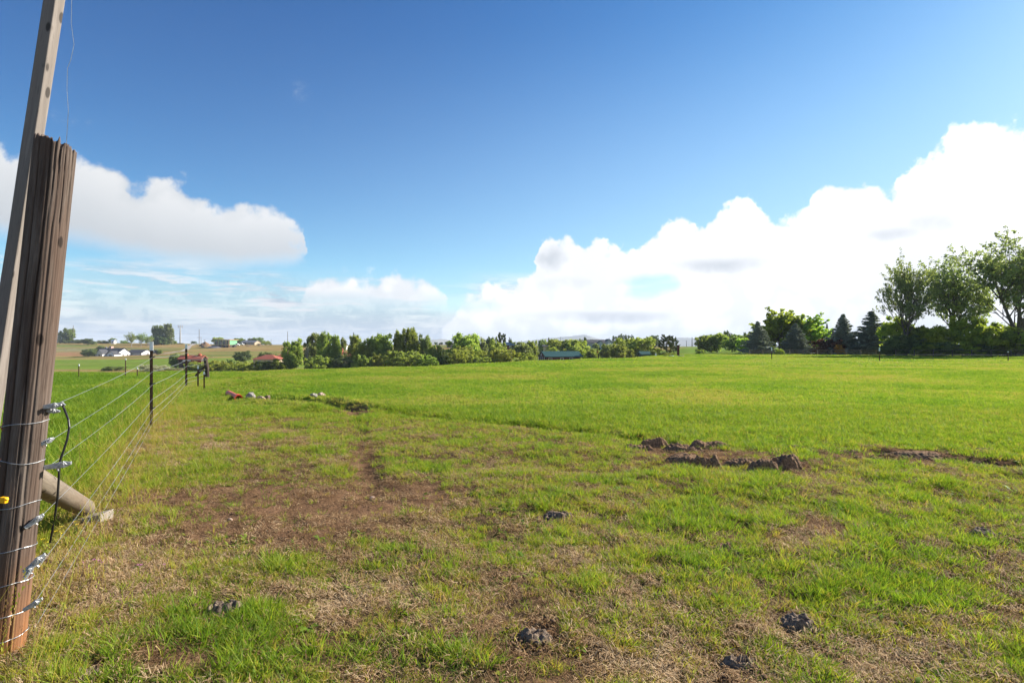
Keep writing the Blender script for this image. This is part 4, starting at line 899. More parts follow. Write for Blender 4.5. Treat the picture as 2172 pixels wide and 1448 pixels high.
# half built modern house
h = bldg('unfinished_house', 480, 733, 500, -10, 'half built house with slanted plywood roof, tall glass and green sheathing', 'house')
b = MB().poly([(-7.6, -5, .8), (7.2, -5, .8), (7.2, -5, 4.7), (-7.6, -5, 5.2)], (0, 9.5, 0)).build('wall', M_GREENS, h)
MB().poly([(-9.0, -6.4, 5.45), (8.0, -6.4, 4.9), (8.0, -6.4, 5.3), (-9.0, -6.4, 5.9)], (0, 12, 0)).build('roof', M_OSB, h)
MB().box(-7.6, 7.2, -6.3, -5.005, .5, .85).build('deck', M_OSB, h); MB().box(-7.4, 7.0, -4.9, 4.2, -2.5, .5).build('basement', M_DARKW, h)
for x_ in (-7.5, -3.6, .3, 4.0, 6.9): MB().box(x_, x_ + .3, -6.2, -5.9, -1.6, 5.0).build('post', M_OSB, h)
for x_, w_ in ((-5.5, 3.0), (-1.6, 3.0), (2.2, 2.9), (5.4, 2.0)): window(h, x_, 1.2, w_, 3.0, -5.01, frame=M_OSB)
for x_ in (-3, 1.5): MB().box(x_, x_ + 1.6, -5.1, -4.91, -1.8, .2).build('basement_opening', M_GLASS, h)
h = bldg('house', 532, 731, 590, -14, 'long low house with grey roof behind the soil heaps', 'house')
gable(h, 17, 10, 2.3, 2.0, M_TANW, M_ROOFL, z0=-2); MB().box(-8.4, -1.5, -5.12, -5.003, -1, 2.2).build('garage_front', M_DARKW, h); window(h, 2, .6, 1.6, 1.1, -5); window(h, 5.5, .6, 1.6, 1.1, -5)
h = bldg('house', 955, 734, 470, 25, 'small dark gabled house at the right of the mountain gap', 'house')
gable(h, 4.2, 5, 1.4, 2.0, M_DARKW, M_ROOFG, axis='y'); window(h, 0, .3, .9, .9, -2.5)
h = bldg('barn', 1080, 738, 240, 10, 'blue roofed barn between trees under the shaggy pine', 'barn')
gable(h, 3.0, 3, 1.4, .8, M_BROWN, mat('blue metal roof', (.05, .10, .17), .5)); window(h, .2, .3, .6, .6, -1.5)
h = bldg('shed', 1160, 738, 255, 0, 'low tan shed in the trees above the green roof', 'shed')
gable(h, 3.2, 2.4, .8, .5, M_TANW, M_ROOFG); window(h, .3, .2, .5, .4, -1.2)
# green roofed house
h = bldg('log_house', 1188, 770, 190, 14, 'red brown log house with long green metal roof', 'house')
rf = gable(h, 11.6, 7.4, 2.35, 1.45, M_BROWN, M_TEAL, z0=-1.5, over=.75)[1]
MB().tube([(-.4, 1.0, 3.3), (-.4, 1.0, 4.4)], .13, 8).build('flue', M_SILVER, rf)
for x_ in (-4.6, -.6, 2.6): window(h, x_, .95, .95, .85, -3.7)
for z_ in (.45, .9, 1.35, 1.8, 2.25): MB().tube([(-5.9, -3.72, z_), (5.9, -3.72, z_)], .05, 5).build('log_course', M_BROWN, h)
MB().box(-6.5, -5.803, -3.3, 3.3, 0, 2.3).build('porch', M_DARKW, h); MB().tube([(-6.56, 0, 2.85), (-6.62, 0, 2.85)], .45, 12).build('gable_wreath', M_TRIM, h)
for y_ in (-3.2, -1, 1.2, 3.2): MB().box(-6.62, -6.5, y_ - .08, y_ + .08, 0, 2.3).build('porch_post', M_TRIM, h)
h = bldg('farmhouse', 1262, 737, 310, 8, 'long grey farmhouse on the ridge with dark roof', 'house')
rf = gable(h, 9.5, 5, 2.6, 1.5, M_GREYW, M_ROOFG, z0=-1.5)[1]; gable(h, 3.0, 2.4, 2.3, 1.3, M_GREYW, M_ROOFG, x0=1.8, y0=-3.4, axis='y', over=.2)
for x_ in (-3.6, -1.8, 3.9): window(h, x_, .8, .8, 1.1, -2.5)
h = bldg('barn', 1289, 734, 315, 4, 'pale gabled barn right of the grey farmhouse', 'barn')
gable(h, 5.4, 6, 1.8, 2.0, M_GREYW, M_ROOFG, axis='y'); window(h, 0, 1.6, .8, .8, -3); door(h, .2, 0, 1.6, 1.7, -3, m=M_TRIM)
h = bldg('shed', 1367, 757, 104, 12, 'small shed with dark green roof at the edge of the pasture', 'shed')
gable(h, 1.9, 1.7, .42, .42, mat('dark green boards', (.03, .06, .055), .7), M_TEAL, z0=-.8, over=.2); window(h, -.2, .0, .4, .2, -.85, frame=M_DARKW)
h = bldg('house', 1755, 748, 128, -10, 'dark roofed house between the second and third spruce', 'house')
gable(h, 6.4, 5, 2.6, 1.9, mat('brown boards', (.17, .10, .07), .8), M_ROOFG, z0=-.5, over=.5); window(h, -1.6, .9, .9, 1.0, -2.5); window(h, 1.2, .9, .9, 1.0, -2.5)
h = bldg('house', 1950, 748, 118, -6, 'dark roofed outbuilding hidden behind the understorey at right', 'shed')
gable(h, 6, 5, 2.2, 1.4, M_GREYW, M_ROOFG, z0=-.5); window(h, 0, .9, .9, .9, -2.5)
# soil heaps on the hill
def heap(px, py, d, w_, hgt, label, m=M_SOIL, dp=None, seed=1, name='soil_heap', group='heaps of earth by the half built house'):
    p = P(px, py, d); n = 26; rr = w_ / 2; V = []
    X_, Y_ = np.meshgrid(np.linspace(-1, 1, n), np.linspace(-1, 1, n)); r_ = np.hypot(X_, Y_)
    Zz = hgt * np.clip(1 - r_ ** 1.4, -.25, 1) * (.65 + .7 * fbm(X_ * 2.2 + seed * 7, Y_ * 2.2, 4, seed)) 
    V = np.stack([X_.ravel() * rr, Y_.ravel() * (dp or w_) / 2, Zz.ravel()], -1); ii = np.arange(n * n).reshape(n, n)
    Qh = np.stack([ii[:-1, :-1], ii[:-1, 1:], ii[1:, 1:], ii[1:, :-1]], -1).reshape(-1, 4)
    o = mesh_np(name, V, Qh, m, smooth=True); o.location = p; return tag(o, label, 'heap', group)
heap(435, 734, 520, 11, 4.0, 'largest brown earth heap left of the half built house', seed=1)
heap(430, 739.5, 495, 6, 2.4, 'smaller brown earth heap below the largest one', seed=2)
heap(455, 738, 490, 13, 2.4, 'dark gravel heap in front of the half built house', mat('dark gravel', (.11, .105, .11), .9, 0, .3, 1), seed=3)
heap(528, 738, 515, 9, 2.7, 'brown earth heap in front of the low grey house', seed=4)
heap(551, 736.5, 530, 8, 2.4, 'rightmost brown earth heap in front of the low grey house', seed=5)
# poles
M_POLE = mat('pole wood', (.20, .165, .135), .85, 0, .2, 3); M_STEEL = mat('grey steel mast', (.42, .42, .43), .5, .4, .1, 1)
GP = 'utility poles on the skyline'
def pole(px, pyt, pyb, d, r, label, arm=None, m=M_POLE, sub=0):
    a = P(px, pyb, d); zt = EYE - (pyt - HZ) / F * d; o = empty('utility_pole', a, 0, label, 'pole', GP)
    MB().tube([(0, 0, -2), (0, 0, zt - a.z)], [r, r * .7], 6).build('mast', m, o)
    if arm:
        za = EYE - (arm[0] - HZ) / F * d - a.z; L = arm[1] / F * d / 2
        c_ = MB().box(-L, L, -.1, .1, za - .12, za + .12).build('crossarm', m, o)
        for s in (-.9, .9): MB().tube([(L * s, 0, za + .12), (L * s, 0, za + .5)], .09, 5).build('insulator', M_WHITE, c_)
pole(155.5, 690, 729, 600, .32, 'utility pole on the skyline beside the rounded taller hill tree')
pole(422.5, 698, 731, 600, .34, 'tall pole with short crossarm left of the largest earth heap', (715.5, 9))
pole(426.5, 713, 731, 620, .2, 'short thin pole just right of the tall pole with crossarm')
pole(434, 720, 732, 640, .2, 'shortest pole with crossarm behind the largest earth heap', (721, 5))
pole(575, 719, 733, 560, .18, 'short pole right of the low grey house')
pole(610, 703, 733, 560, .3, 'tall pole on the skyline just left of the tree belt')
pole(960, 709, 735, 420, .17, 'thin pole at the left edge of the big round tree')
pole(1084, 741, 768, 125, .06, 'thin brown pole standing in front of the willow bushes')
pole(1136.5, 743, 766, 150, .07, 'short pole left of the green roofed house')
pole(1189, 714, 735, 330, .12, 'thin pole above the broad pale willows')
pole(1292, 716, 734, 330, .1, 'thin pole beside the pale gabled barn')
pole(1456, 722, 735, 900, .5, 'left one of three far poles right of the rusty pillar')
pole(1468, 715, 735, 700, .6, 'tallest of three far poles right of the rusty pillar')
pole(1476, 722, 735, 800, .5, 'right one of three far poles right of the rusty pillar')
# cell tower
a = P(382.5, 730, 600); o = empty('cell_tower', a, 0, 'tall pale mast with antenna panels on the left hill', 'tower')
zt = EYE - (690 - HZ) / F * 600 - a.z
MB().tube([(0, 0, -2), (0, 0, zt)], [.95, .5], 8).build('mast', M_STEEL, o)
pf = MB().box(-2.1, 2.1, -.15, .15, zt - 1.3, zt - 1.0).box(-.15, .15, -2.1, 2.1, zt - 1.3, zt - 1.0).build('platform', M_STEEL, o)
for k in range(6): q = k * 1.047; MB().box(math.cos(q) * 2.1 - .3, math.cos(q) * 2.1 + .3, math.sin(q) * 2.1 - .2, math.sin(q) * 2.1 + .2, zt - 2.6, zt + .2).build('antenna', M_STEEL, pf)
MB().box(-3.5, 3, -1.5, 1.5, -1, 1.2).build('equipment_hut', M_DARKW, o)
# power lines between the skyline poles
for k, (zt1, off) in enumerate(((703, 0), (712, 0))):
    b = MB()
    for (x1, y1), (x2, y2) in zip([(-120, zt1 - 6), (155.5, zt1 - 2), (422.5, zt1 + 5), (610, zt1 + 10)], [(155.5, zt1 - 2), (422.5, zt1 + 5), (610, zt1 + 10), (960, zt1 + 17)]):
        A_, B_ = P(x1, y1, 600), P(x2, y2, 600); b.tube([A_.lerp(B_, t) - Vector((0, 0, 2.2 * 4 * t * (1 - t) * .5)) for t in np.linspace(0, 1, 9)], .045, 4)
    tag(b.build('power_line', M_WIRE), ['upper', 'lower'][k] + ' power line sagging between the skyline poles of the left hill', 'power line', 'power lines over the left hill')
# ================================================================== RIGHT HAND FENCE
def rail_fence(pts, posts, label, m, hgt=.95, rails=(.45, .85)):
    root = empty('rail_fence', (pts[0][0], pts[0][1], 0), 0, label, 'fence'); o0 = Vector((pts[0][0], pts[0][1], 0))
    for i in range(posts + 1):
        t = i / posts; x_ = pts[0][0] + (pts[1][0] - pts[0][0]) * t - o0.x; y_ = pts[0][1] + (pts[1][1] - pts[0][1]) * t - o0.y; zz = zat(x_ + o0.x, y_ + o0.y)
        MB().tube([(x_, y_, zz - .3), (x_, y_, zz + hgt + random.uniform(-.05, .08))], .075, 6).build('post', m, root)
        if i < posts:
            x2 = x_ + (pts[1][0] - pts[0][0]) / posts; y2 = y_ + (pts[1][1] - pts[0][1]) / posts; z2 = zat(x2 + o0.x, y2 + o0.y)
            for r_ in rails: MB().tube([(x_ - .1, y_ + .05, zz + r_ + random.uniform(-.04, .04)), (x2 + .1, y2 + .05, z2 + r_ + random.uniform(-.05, .03))], .05, 5).build('rail', m, root)
random.seed(4)
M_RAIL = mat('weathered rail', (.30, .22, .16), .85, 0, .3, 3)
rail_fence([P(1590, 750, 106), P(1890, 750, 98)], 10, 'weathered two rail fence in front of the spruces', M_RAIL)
rail_fence([P(1900, 750, 86), P(2230, 750, 82)], 8, 'dark shaded rail fence in front of the cottonwood understorey', mat('dark rail', (.09, .075, .06), .85, 0, .3, 3), 1.05, (.4, .95))  # rail colour darkened to paint in the shade under the cottonwoods
# ================================================================== T-POSTS
def tpost(px, pyb, hgt, label, tall=1.0, lean=0, group='steel T-posts of the wire fence', d=None, cap=.16, wid=.036, clips=()):
    d = d or EYE * F / (pyb - HZ); x_ = (px - 1086) / F * d; z0 = zat(x_, d)
    o = empty('t_post', (x_, d, z0), .5, label, 'fence post', group); o.rotation_euler = (0, lean, .5)
    s = wid / 2
    b = MB().box(-s, s, -.004, .004, -.3, hgt).box(-.004, .004, .0041, s * 1.6, -.3, hgt)
    for k in range(int(hgt / .055)): b.box(-.008, .008, -.014, -.0041, .06 + k * .055, .085 + k * .055)
    b.build('post_body', M_TPOST, o)
    MB().box(-s - .003, s + .003, -.016, s * 1.6 + .003, hgt - cap, hgt + .006).build('painted_tip', M_WHITECAP, o)
    for z_ in clips: MB().tube([(-.03, -.02, z_), (0, -.035, z_ + .005), (.035, -.03, z_), (.06, -.01, z_ + .01)], .011, 5).build('insulator', M_BLACK, o)
    return o
tpost(321, 905, 1.58, 'nearest steel T-post of the fence with white painted tip', wid=.05, clips=(.35, .80, 1.30))
tpost(395, 817, 1.58, 'second steel T-post in front of the red roofed shed', wid=.075, d=21.5, clips=(.25, 1.1))
tpost(420, 824, .76 , 'short leaning T-post with yellow mark before the wooden end post', wid=.05, d=20, cap=.1)
tpost(433, 827, .58, 'shortest T-post just right of the one with yellow mark', wid=.045, d=19.2, cap=.08)
GT = 'electric fence posts across the far pasture'
tpost(1637, 762, .95 * 1.5, 'white tipped T-post before the bright green trees', d=66, wid=.09, cap=.4, group=GT)
tpost(1866, 766, 1.4, 'white tipped T-post in front of the rightmost spruce', d=58, wid=.085, cap=.35, group=GT)
tpost(2139, 766, 1.0, 'dark T-post in front of the tallest cottonwood', d=58, wid=.085, cap=.1, group=GT)
GL = 'small posts in the valley meadow left of the T-post'
for q, yb_, hh, dd, lb in ((167, 801, .7, 27, 'thin grey stake left in the meadow behind the wires'), (266, 797, .95, 28, 'pale stake in the meadow just left of the silvery bush'), (291, 798, .5, 27.5, 'short rusty stake between pale stake and T-post')):
    x_ = (q - 1086) / F * dd; o = empty('stake', (x_, dd, zat(x_, dd)), 0, lb, 'stake', GL)
    MB().tube([(0, 0, -.2), (.01, 0, hh)], .022, 6).build('rod', M_TPOST, o); MB().tube([(.01, 0, hh - .08), (.01, 0, hh)], .028, 6).build('tip', M_WHITECAP, o)
# one strand over the far pasture posts
tag(MB().tube([P(1480, 747, 72), P(1637, 748, 66), P(1866, 752, 58), P(2139, 753, 58), P(2300, 753, 57)], .006, 4).build('wire_strand', M_WIRE), 'single thin wire strand carried by the far pasture posts', 'wire')
# wooden end post with brace
M_OLDWOOD = wood_mat('dark old wood', (.07, .05, .04), (.12, .09, .07), (.045, .033, .027))
dE = 27.5; xE = (437.5 - 1086) / F * dE; zE = zat(xE, dE); zt = EYE - (759 - HZ) / F * dE
o = empty('wooden_end_post', (xE, dE, zE), 0, 'dark wooden end post with slanted brace in front of the yellow green bushes', 'fence post')
MB().tube([(.06, 0, -.3), (.03, 0, .5), (-.05, 0, zt - zE)], [.10, .095, .085], 10).build('post', M_OLDWOOD, o)
MB().tube([(-.72, .4, .12), (-.05, .05, .62)], .06, 8).build('brace', M_OLDWOOD, o)
MB().tube([(-.05, 0, zt - zE - .02), (.35, -.05, zt - zE + .06)], .006, 4).build('wire_end', M_WIRE, o)
# rusty pillar, debris
x_ = (1438.5 - 1086) / F * 94; o = empty('rusty_pillar', (x_, 94, zat(x_, 94)), .3, 'rust coloured square pillar standing at the edge of the pasture', 'pillar')
zt = EYE - (732.5 - HZ) / F * 94 - zat(x_, 94)
MB().box(-.15, .15, -.15, .15, -.2, zt).box(-.17, .17, -.17, .17, -.1, .12).build('shaft', mat('rust', (.10, .032, .02), .85, 0, .4, 5, .4), o, bevel=.015); MB().box(-.18, .18, -.18, .18, zt + .002, zt + .05).build('cap_plate', M_DARKW, o)
x_ = (1269.5 - 1086) / F * 74; o = empty('round_topped_post', (x_, 74, zat(x_, 74)), 0, 'dark post with round brown disc beside the dark tree of the middle', 'post')
MB().box(-.06, .06, -.06, .06, -.2, .68).build('post', M_DARKW, o); MB().tube([(-.1, -.05, .9), (-.1, .03, .9)], .13, 12).build('disc', M_RED, o)
def rock(name, loc, sx_, sy_, sz_, m, label, cat='rock', group=None, seed=0, rough=.35, sub=3, rot=0):
    import bmesh
    bm = bmesh.new(); bmesh.ops.create_icosphere(bm, subdivisions=sub, radius=1)
    co = np.array([v.co[:] for v in bm.verts]); f1 = fbm(co[:, 0] * 1.3 + seed * 3.1 + co[:, 2] * .8, co[:, 1] * 1.3 + co[:, 2] * 1.1 + 5, 4, seed) ; f2 = fbm(co[:, 0] * 6 + co[:, 2] * 5 + seed, co[:, 1] * 6 - co[:, 2] * 4, 3, seed + 9)
    k = 1 + (f1 - .5) * rough * 2.6 + (f2 - .5) * rough * .9
    for v, kk in zip(bm.verts, k): v.co = Vector((v.co.x * sx_ * kk, v.co.y * sy_ * kk, v.co.z * sz_ * kk))
    me = bpy.data.meshes.new(name); bm.to_mesh(me); bm.free(); me.materials.append(m)
    for p in me.polygons: p.use_smooth = rough < .3
    o = bpy.data.objects.new(name, me); COL.objects.link(o); o.location = loc; o.rotation_euler = (0, 0, rot); return tag(o, label, cat, group)
M_ROCK = mat('grey stone', (.30, .27, .24), .85, 0, .25, 8, .5); M_ROCKP = mat('pinkish stone', (.42, .30, .23), .85, 0, .2, 8, .5)
def onG(px, py, dz=0): g = G(px, py); return Vector((g.x, g.y, zat(g.x, g.y) + dz))
GB = 'rubble by the rusty pillar'
for i, (q, r_, m_, lb) in enumerate([(1411, .22, M_DARKW, 'dark rubble lump left of the rusty pillar'), (1421, .2, M_ROCK, 'grey stone halfway to the rusty pillar'), (1427, .15, M_WHITE, 'white stone left of the rusty pillar'), (1442, .22, M_ROCK, 'grey stone at the foot of the rusty pillar'), (1448, .17, M_ROCKP, 'pale stone right of the rusty pillar')]):
    xx = (q - 1086) / F * 88; rock('stone', (xx, 88, zat(xx, 88) + .04), r_ * 1.3, r_, r_ * .6, m_, lb, 'stone', GB, seed=i)
xx = (1391 - 1086) / F * 91; o = MB().box(-.12, .12, -.04, .04, 0, .42).box(-.015, .015, .041, .07, -.1, .5).build('marker', M_WHITE); o.location = (xx, 91, 0); tag(o, 'small white marker beside the staked sapling', 'marker')
xx = (1308 - 1086) / F * 72; 
# orange pipe and ditch stones
p0 = onG(487, 846); p1 = onG(508, 851.5)
a = Vector((P(484.5, 838.5, p0.y + .9).x, p0.y + .9, .10)); b_ = Vector((p1.x - .02, p1.y, .07)); b_.z += .02
o = empty('orange_pipe', a, 0, 'orange plastic pipe lying in the grass near the ditch', 'pipe'); dv = b_ - a
ringv = MB(); n = 16
def pipe(mb, A_, B_, ro, ri, n=18):
    t = (B_ - A_).normalized(); u = t.cross(Vector((0, 0, 1))).normalized(); v = t.cross(u); base = len(mb.v)
    for p_, r_ in ((A_, ro), (B_, ro), (B_, ri), (A_, ri)):
        for k in range(n): q = 6.28318 * k / n; mb.v.append(tuple(p_ + (u * math.cos(q) + v * math.sin(q)) * r_))
    for j in range(4):
        for k in range(n): mb.f.append((base + j * n + k, base + j * n + (k + 1) % n, base + ((j + 1) % 4) * n + (k + 1) % n, base + ((j + 1) % 4) * n + k))
    return mb
pipe(MB(), Vector((0, 0, 0)), dv * .86, .082, .066).build('barrel', mat('faded orange plastic', (.62, .13, .08), .55, 0, .25, 5), o, smooth=False)
pipe(MB(), dv * .855, dv, .105, .075).build('bell_end', M_ORANGE, o)
GK = 'stones along the ditch'
for (q, yy, w_, h_, m_, lb, sd_) in [(531, 850, 19, 17, M_ROCK, 'pale grey boulder right of the orange pipe', 1), (546, 850, 10, 9, M_ROCK, 'small grey stone between boulder and slab', 2), (554, 852, 15, 8, M_ROCKP, 'flat pinkish stone leaning on the dark slab', 3),
        (666, 846, 16, 9, M_ROCK, 'pale stone in the middle of the ditch bank', 5), (681, 844, 17, 10, M_ROCKP, 'pinkish stone right of the pale stone in the ditch bank', 6)]:
    g = onG(q, yy); k = g.y / F; rock('stone', g + Vector((0, 0, h_ * k * .3)), w_ * k / 2, w_ * k / 2.4, h_ * k * .62, m_, lb, 'stone', GK, seed=sd_, sub=3, rough=.42)
g = onG(561, 850.5); k = g.y / F; o = MB().poly([(-.13, 0, -.03), (.08, 0, -.03), (.10, 0, .12), (.08, 0, .17), (.02, 0, .155), (-.08, 0, .07)], (0.03, .09, 0)).build('stone_slab', mat('brown slab', (.17, .115, .09), .85, 0, .3, 12, .5), bevel=.008); o.location = g; tag(o, 'dark brown slab of stone standing on edge by the ditch', 'stone', GK)
# dug sods, clods and dung
GC = 'dug up sods where the ditch fades out'; GD = 'dried lumps in the grazed grass'
LUMPS = []
def lump(px, py, wpx, hpx, label, m=M_SOIL, name='soil_clod', cat='clod', group=GC, seed=1, rough=.5, deep=.55, sub=5):
    g = onG(px, py); k = g.y / F; n = 72; rx = wpx * k / 2 * (1.15 if m is M_DUNG else 1.38); ry = max(rx * deep, .07); H = hpx * k * .85
    X_, Y_ = np.meshgrid(np.linspace(-1.15, 1.15, n), np.linspace(-1.15, 1.15, n)); aa = np.arctan2(Y_, X_)
    r_ = np.hypot(X_, Y_) * (1 + .75 * (fbm(np.cos(aa) * 1.4 + seed * 5.3, np.sin(aa) * 1.4, 3, seed) - .5))
    wx_ = X_ * rx; wy_ = Y_ * ry; big = fbm(wx_ / (rx * .5) + seed, wy_ / (rx * .5), 3, seed + 5); fine = fbm(wx_ / .022, wy_ / .022, 3, seed + 7); rid = 1 - np.abs(fbm(wx_ / .06 + 3, wy_ / .06, 3, seed + 2) * 2 - 1)
    prof = sstep(1.02, .5, r_)
    LUMPS.append((g.x, g.y, rx, ry)); Z_ = H * (1.0 if m is M_DUNG else .95) * prof * (.30 + .85 * big) + prof * ((fine - .5) * .030 + (rid - .75) * .045) - .02 * (1 - prof) - .01
    X2 = wx_ + (fine - .5) * .02; ii = np.arange(n * n).reshape(n, n); Qh = np.stack([ii[:-1, :-1], ii[:-1, 1:], ii[1:, 1:], ii[1:, :-1]], -1).reshape(-1, 4)
    o = mesh_np(name, np.stack([X2.ravel(), wy_.ravel(), Z_.ravel()], -1), Qh, m, smooth=False); o.location = g; return tag(o, label, cat, group)
for i, (q, yy, ww, hh, lb) in enumerate([(1352, 951, 62, 16, 'low dug sod at the left end of the row'), (1384, 944, 48, 26, 'humped dug sod behind the left end of the row'), (1450, 953, 70, 18, 'flat dug sod in the back row'), (1500, 950, 68, 22, 'pale topped dug sod in the back row'),
        (1455, 979, 84, 24, 'long dug sod in the front middle'), (1497, 990, 56, 38, 'dark faced dug sod in the front middle'), (1568, 982, 70, 16, 'flat dug sod between the two dark faced ones'), (1618, 996, 66, 34, 'dark faced dug sod at the right front'), (1668, 990, 64, 40, 'tallest dug sod at the right end of the row')]):
    lump(q, yy, ww, hh, lb, seed=i + 1, deep=.5)
GE = 'torn sods along the narrow trench'
for i, (q, yy, ww, hh, lb) in enumerate([(1838, 975, 60, 10, 'flat torn sod left of the trench in front'), (1880, 980, 52, 9, 'low torn sod just below the trench start'), (1800, 960, 50, 9, 'torn sod behind the flat one left of the trench'), (1655, 938, 36, 9, 'small torn sod between the dug row and the trench'), (1690, 950, 40, 9, 'small torn sod above the tallest dug sod'),
        (1850, 942, 24, 8, 'single torn sod alone above the trench'), (2085, 955, 60, 8, 'thin torn sod above the right part of the trench'), (2130, 984, 70, 10, 'torn sod at the right picture edge'), (1950, 964, 120, 10, 'long sod lip on the upper edge of the trench'), (2040, 973, 90, 9, 'second sod lip on the upper edge of the trench')]):
    lump(q, yy, ww, hh, lb, group=GE, seed=i + 11, deep=.35)
for i, (q, yy, ww, hh, lb) in enumerate([(478, 1300, 90, 34, 'dark crumbly dung heap at the lower left'), (1135, 1362, 78, 26, 'pale dried dung pat at the bottom middle'), (1182, 1095, 72, 16, 'grey dried dung pat in the middle'), (1690, 1322, 92, 30, 'large dark cracked dung pat at the lower right'),
        (2090, 1138, 66, 22, 'dark pitted dung pat near the right edge'), (1570, 1400, 90, 24, 'pale crumbled dung pat at the bottom right of the middle'), (888, 1186, 46, 12, 'small grey dung pat left of the middle one'), (765, 868, 40, 12, 'dark muddy lump at the end of the ditch'),
        (432, 952, 16, 9, 'small dark lump in the grass below the orange pipe'), (1540, 1165, 44, 16, 'small brown clod between green tufts'), (1335, 932, 30, 9, 'little dark clod left of the dug row'), (1225, 916, 40, 8, 'dark earth crumb along the faint ditch'), (190, 1440, 70, 18, 'pale mud lump at the very bottom left'), (1560, 1182, 30, 12, 'dark little clod below the small brown clod')]):
    lump(q, yy, ww, hh, lb, m=M_DUNG if 'dung' in lb or 'mud' in lb else M_SOIL, name='dung_pat' if 'dung' in lb else 'soil_clod', cat='dung' if 'dung' in lb else 'clod', group=GD, seed=i + 31, deep=.75)
for i, (q, yy, r_, lb) in enumerate([(790, 1046, 7, 'rounded pinkish pebble at the right end of the bare patch'), (488, 1108, 5, 'pale pebble in the middle of the bare patch'), (378, 1178, 6, 'flat pale pebble at the lower edge of the bare patch'), (1405, 1232, 5, 'tiny pale pebble right of the middle')]):
    g = onG(q, yy); k = g.y / F; rock('pebble', g + Vector((0, 0, r_ * k * .4)), r_ * k, r_ * k * .8, r_ * k * .7, M_ROCKP, lb, 'pebble', 'loose pebbles', seed=i + 50, rough=.15)
# ================================================================== THE NEAR POST
M_POST = wood_mat('weathered post wood', (.066, .043, .032), (.185, .150, .124), (.105, .068, .050), foot=(.30, .125, .045))
M_BEAM = wood_mat('silver grey timber', (.15, .125, .11), (.30, .265, .235), (.22, .19, .165))
DP = 2.76
top_c = P(118, 309, DP); bot_c = P(-9, 1392, DP); bot_c.z = -.25 if bot_c.z > -.25 else bot_c.z
axis_v = (top_c - bot_c); Lp = axis_v.length; zax = axis_v.normalized()
RP = .086
def frame_q(z, x=Vector((1, 0, 0))):
    z = z.normalized(); x = (x - z * x.dot(z)).normalized(); y = z.cross(x); return Matrix((x, y, z)).transposed().to_quaternion()
q_rot = frame_q(zax)
nA, nH = 160, 260; ang = np.linspace(0, 2 * np.pi, nA, endpoint=False); hh = np.linspace(0, 1, nH)
AA, HH = np.meshgrid(ang, hh); ca, sa = np.cos(AA), np.sin(AA); zz = HH * Lp
# groove noise, sampled on the circle so that the seam closes
def ring(fr, zf, seed, o=4): return fbm(ca * fr + 50 + fbm(zz * 1.2, ca * 2, 2, seed) * .9, sa * fr + 50 + zz * zf, o, seed)
g1 = ring(7.5, .35, 3); g2 = ring(22, .9, 4); g3 = fbm(ca * 2 + zz * 1.3, sa * 2 - zz, 3, 8)
rad = RP * (1.03 - .05 * HH + .06 * (g3 - .5)) - .0035 * sstep(.5, .72, g1) - .005 * (g2 - .5) * .45 - .0018 * sstep(.55, .65, ring(34, .25, 9, 2))
# deep drying checks: lines of nearly constant angle
wob = (fbm(zz * 1.6, zz * 0 + 3, 3, 12) - .5) * .30
for a0, dep, wd, h0, h1 in ((-1.70, .034, .045, .0, 1.0), (-1.08, .020, .028, .42, 1.0), (-.86, .012, .018, .9, 1.0), (-.62, .012, .016, .88, 1.0), (-.36, .016, .02, .86, 1.0), (-.12, .014, .02, .9, 1.0), (.12, .018, .024, .88, 1.0), (-.2, .008, .014, .35, .62), (.2, .010, .018, .1, .5), (-.6, .012, .016, .0, .33), (-.95, .010, .014, .08, .4), (-2.1, .014, .03, 0, 1), (.55, .02, .03, .4, .95), (1.9, .02, .04, .2, 1)):
    da = np.angle(np.exp(1j * (AA - a0 - wob))); rad = rad - dep * np.exp(-(da / wd) ** 2) * sstep(h0 - .03, h0 + .05, HH) * sstep(h1 + .06, h1 - .02, HH)
zt_ = zz.copy(); splint = (fbm(np.cos(ang) * 9 + 20, np.sin(ang) * 9 + 20, 4, 77) - .5) * .032 * (1 + 1.2 * (np.cos(ang - .2) > .4)) - .02 * np.sin(ang * 1 + .6)
zt_ = zt_ + sstep(.90, 1.0, HH) * splint[None, :]
side = np.stack([rad * ca, rad * sa, zt_], -1).reshape(-1, 3)
caps = []; nC = 14
for k in range(1, nC):
    f = 1 - k / nC; zc = Lp + splint * f - .012 * (1 - f) + (fbm(np.cos(ang) * f * 6 + 9, np.sin(ang) * f * 6 + 9, 3, 5) - .5) * .05
    caps.append(np.stack([rad[-1] * f * np.cos(ang), rad[-1] * f * np.sin(ang), zc], -1))
V = np.concatenate([side] + caps); rows = nH + nC - 1; ii = np.arange(rows * nA).reshape(rows, nA)
Qp = np.stack([ii[:-1], np.roll(ii[:-1], -1, 1), np.roll(ii[1:], -1, 1), ii[1:]], -1).reshape(-1, 4)
post = empty('wooden_post', bot_c, 0, 'thick leaning weathered wooden post with split top at the left', 'fence post'); post.rotation_mode = 'QUATERNION'; post.rotation_quaternion = q_rot
body = mesh_np('post_body', V, Qp, M_POST, post, smooth=True)
inv = (Matrix.Translation(bot_c) @ q_rot.to_matrix().to_4x4()).inverted()
def phit(px, py, extra=0):
    """axis height at which the post is seen at that row"""
    best = min(np.linspace(0, 1, 600), key=lambda t: abs((bot_c.lerp(top_c, t)).z - (EYE - (py - HZ) / F * bot_c.lerp(top_c, t).y))); return best * Lp
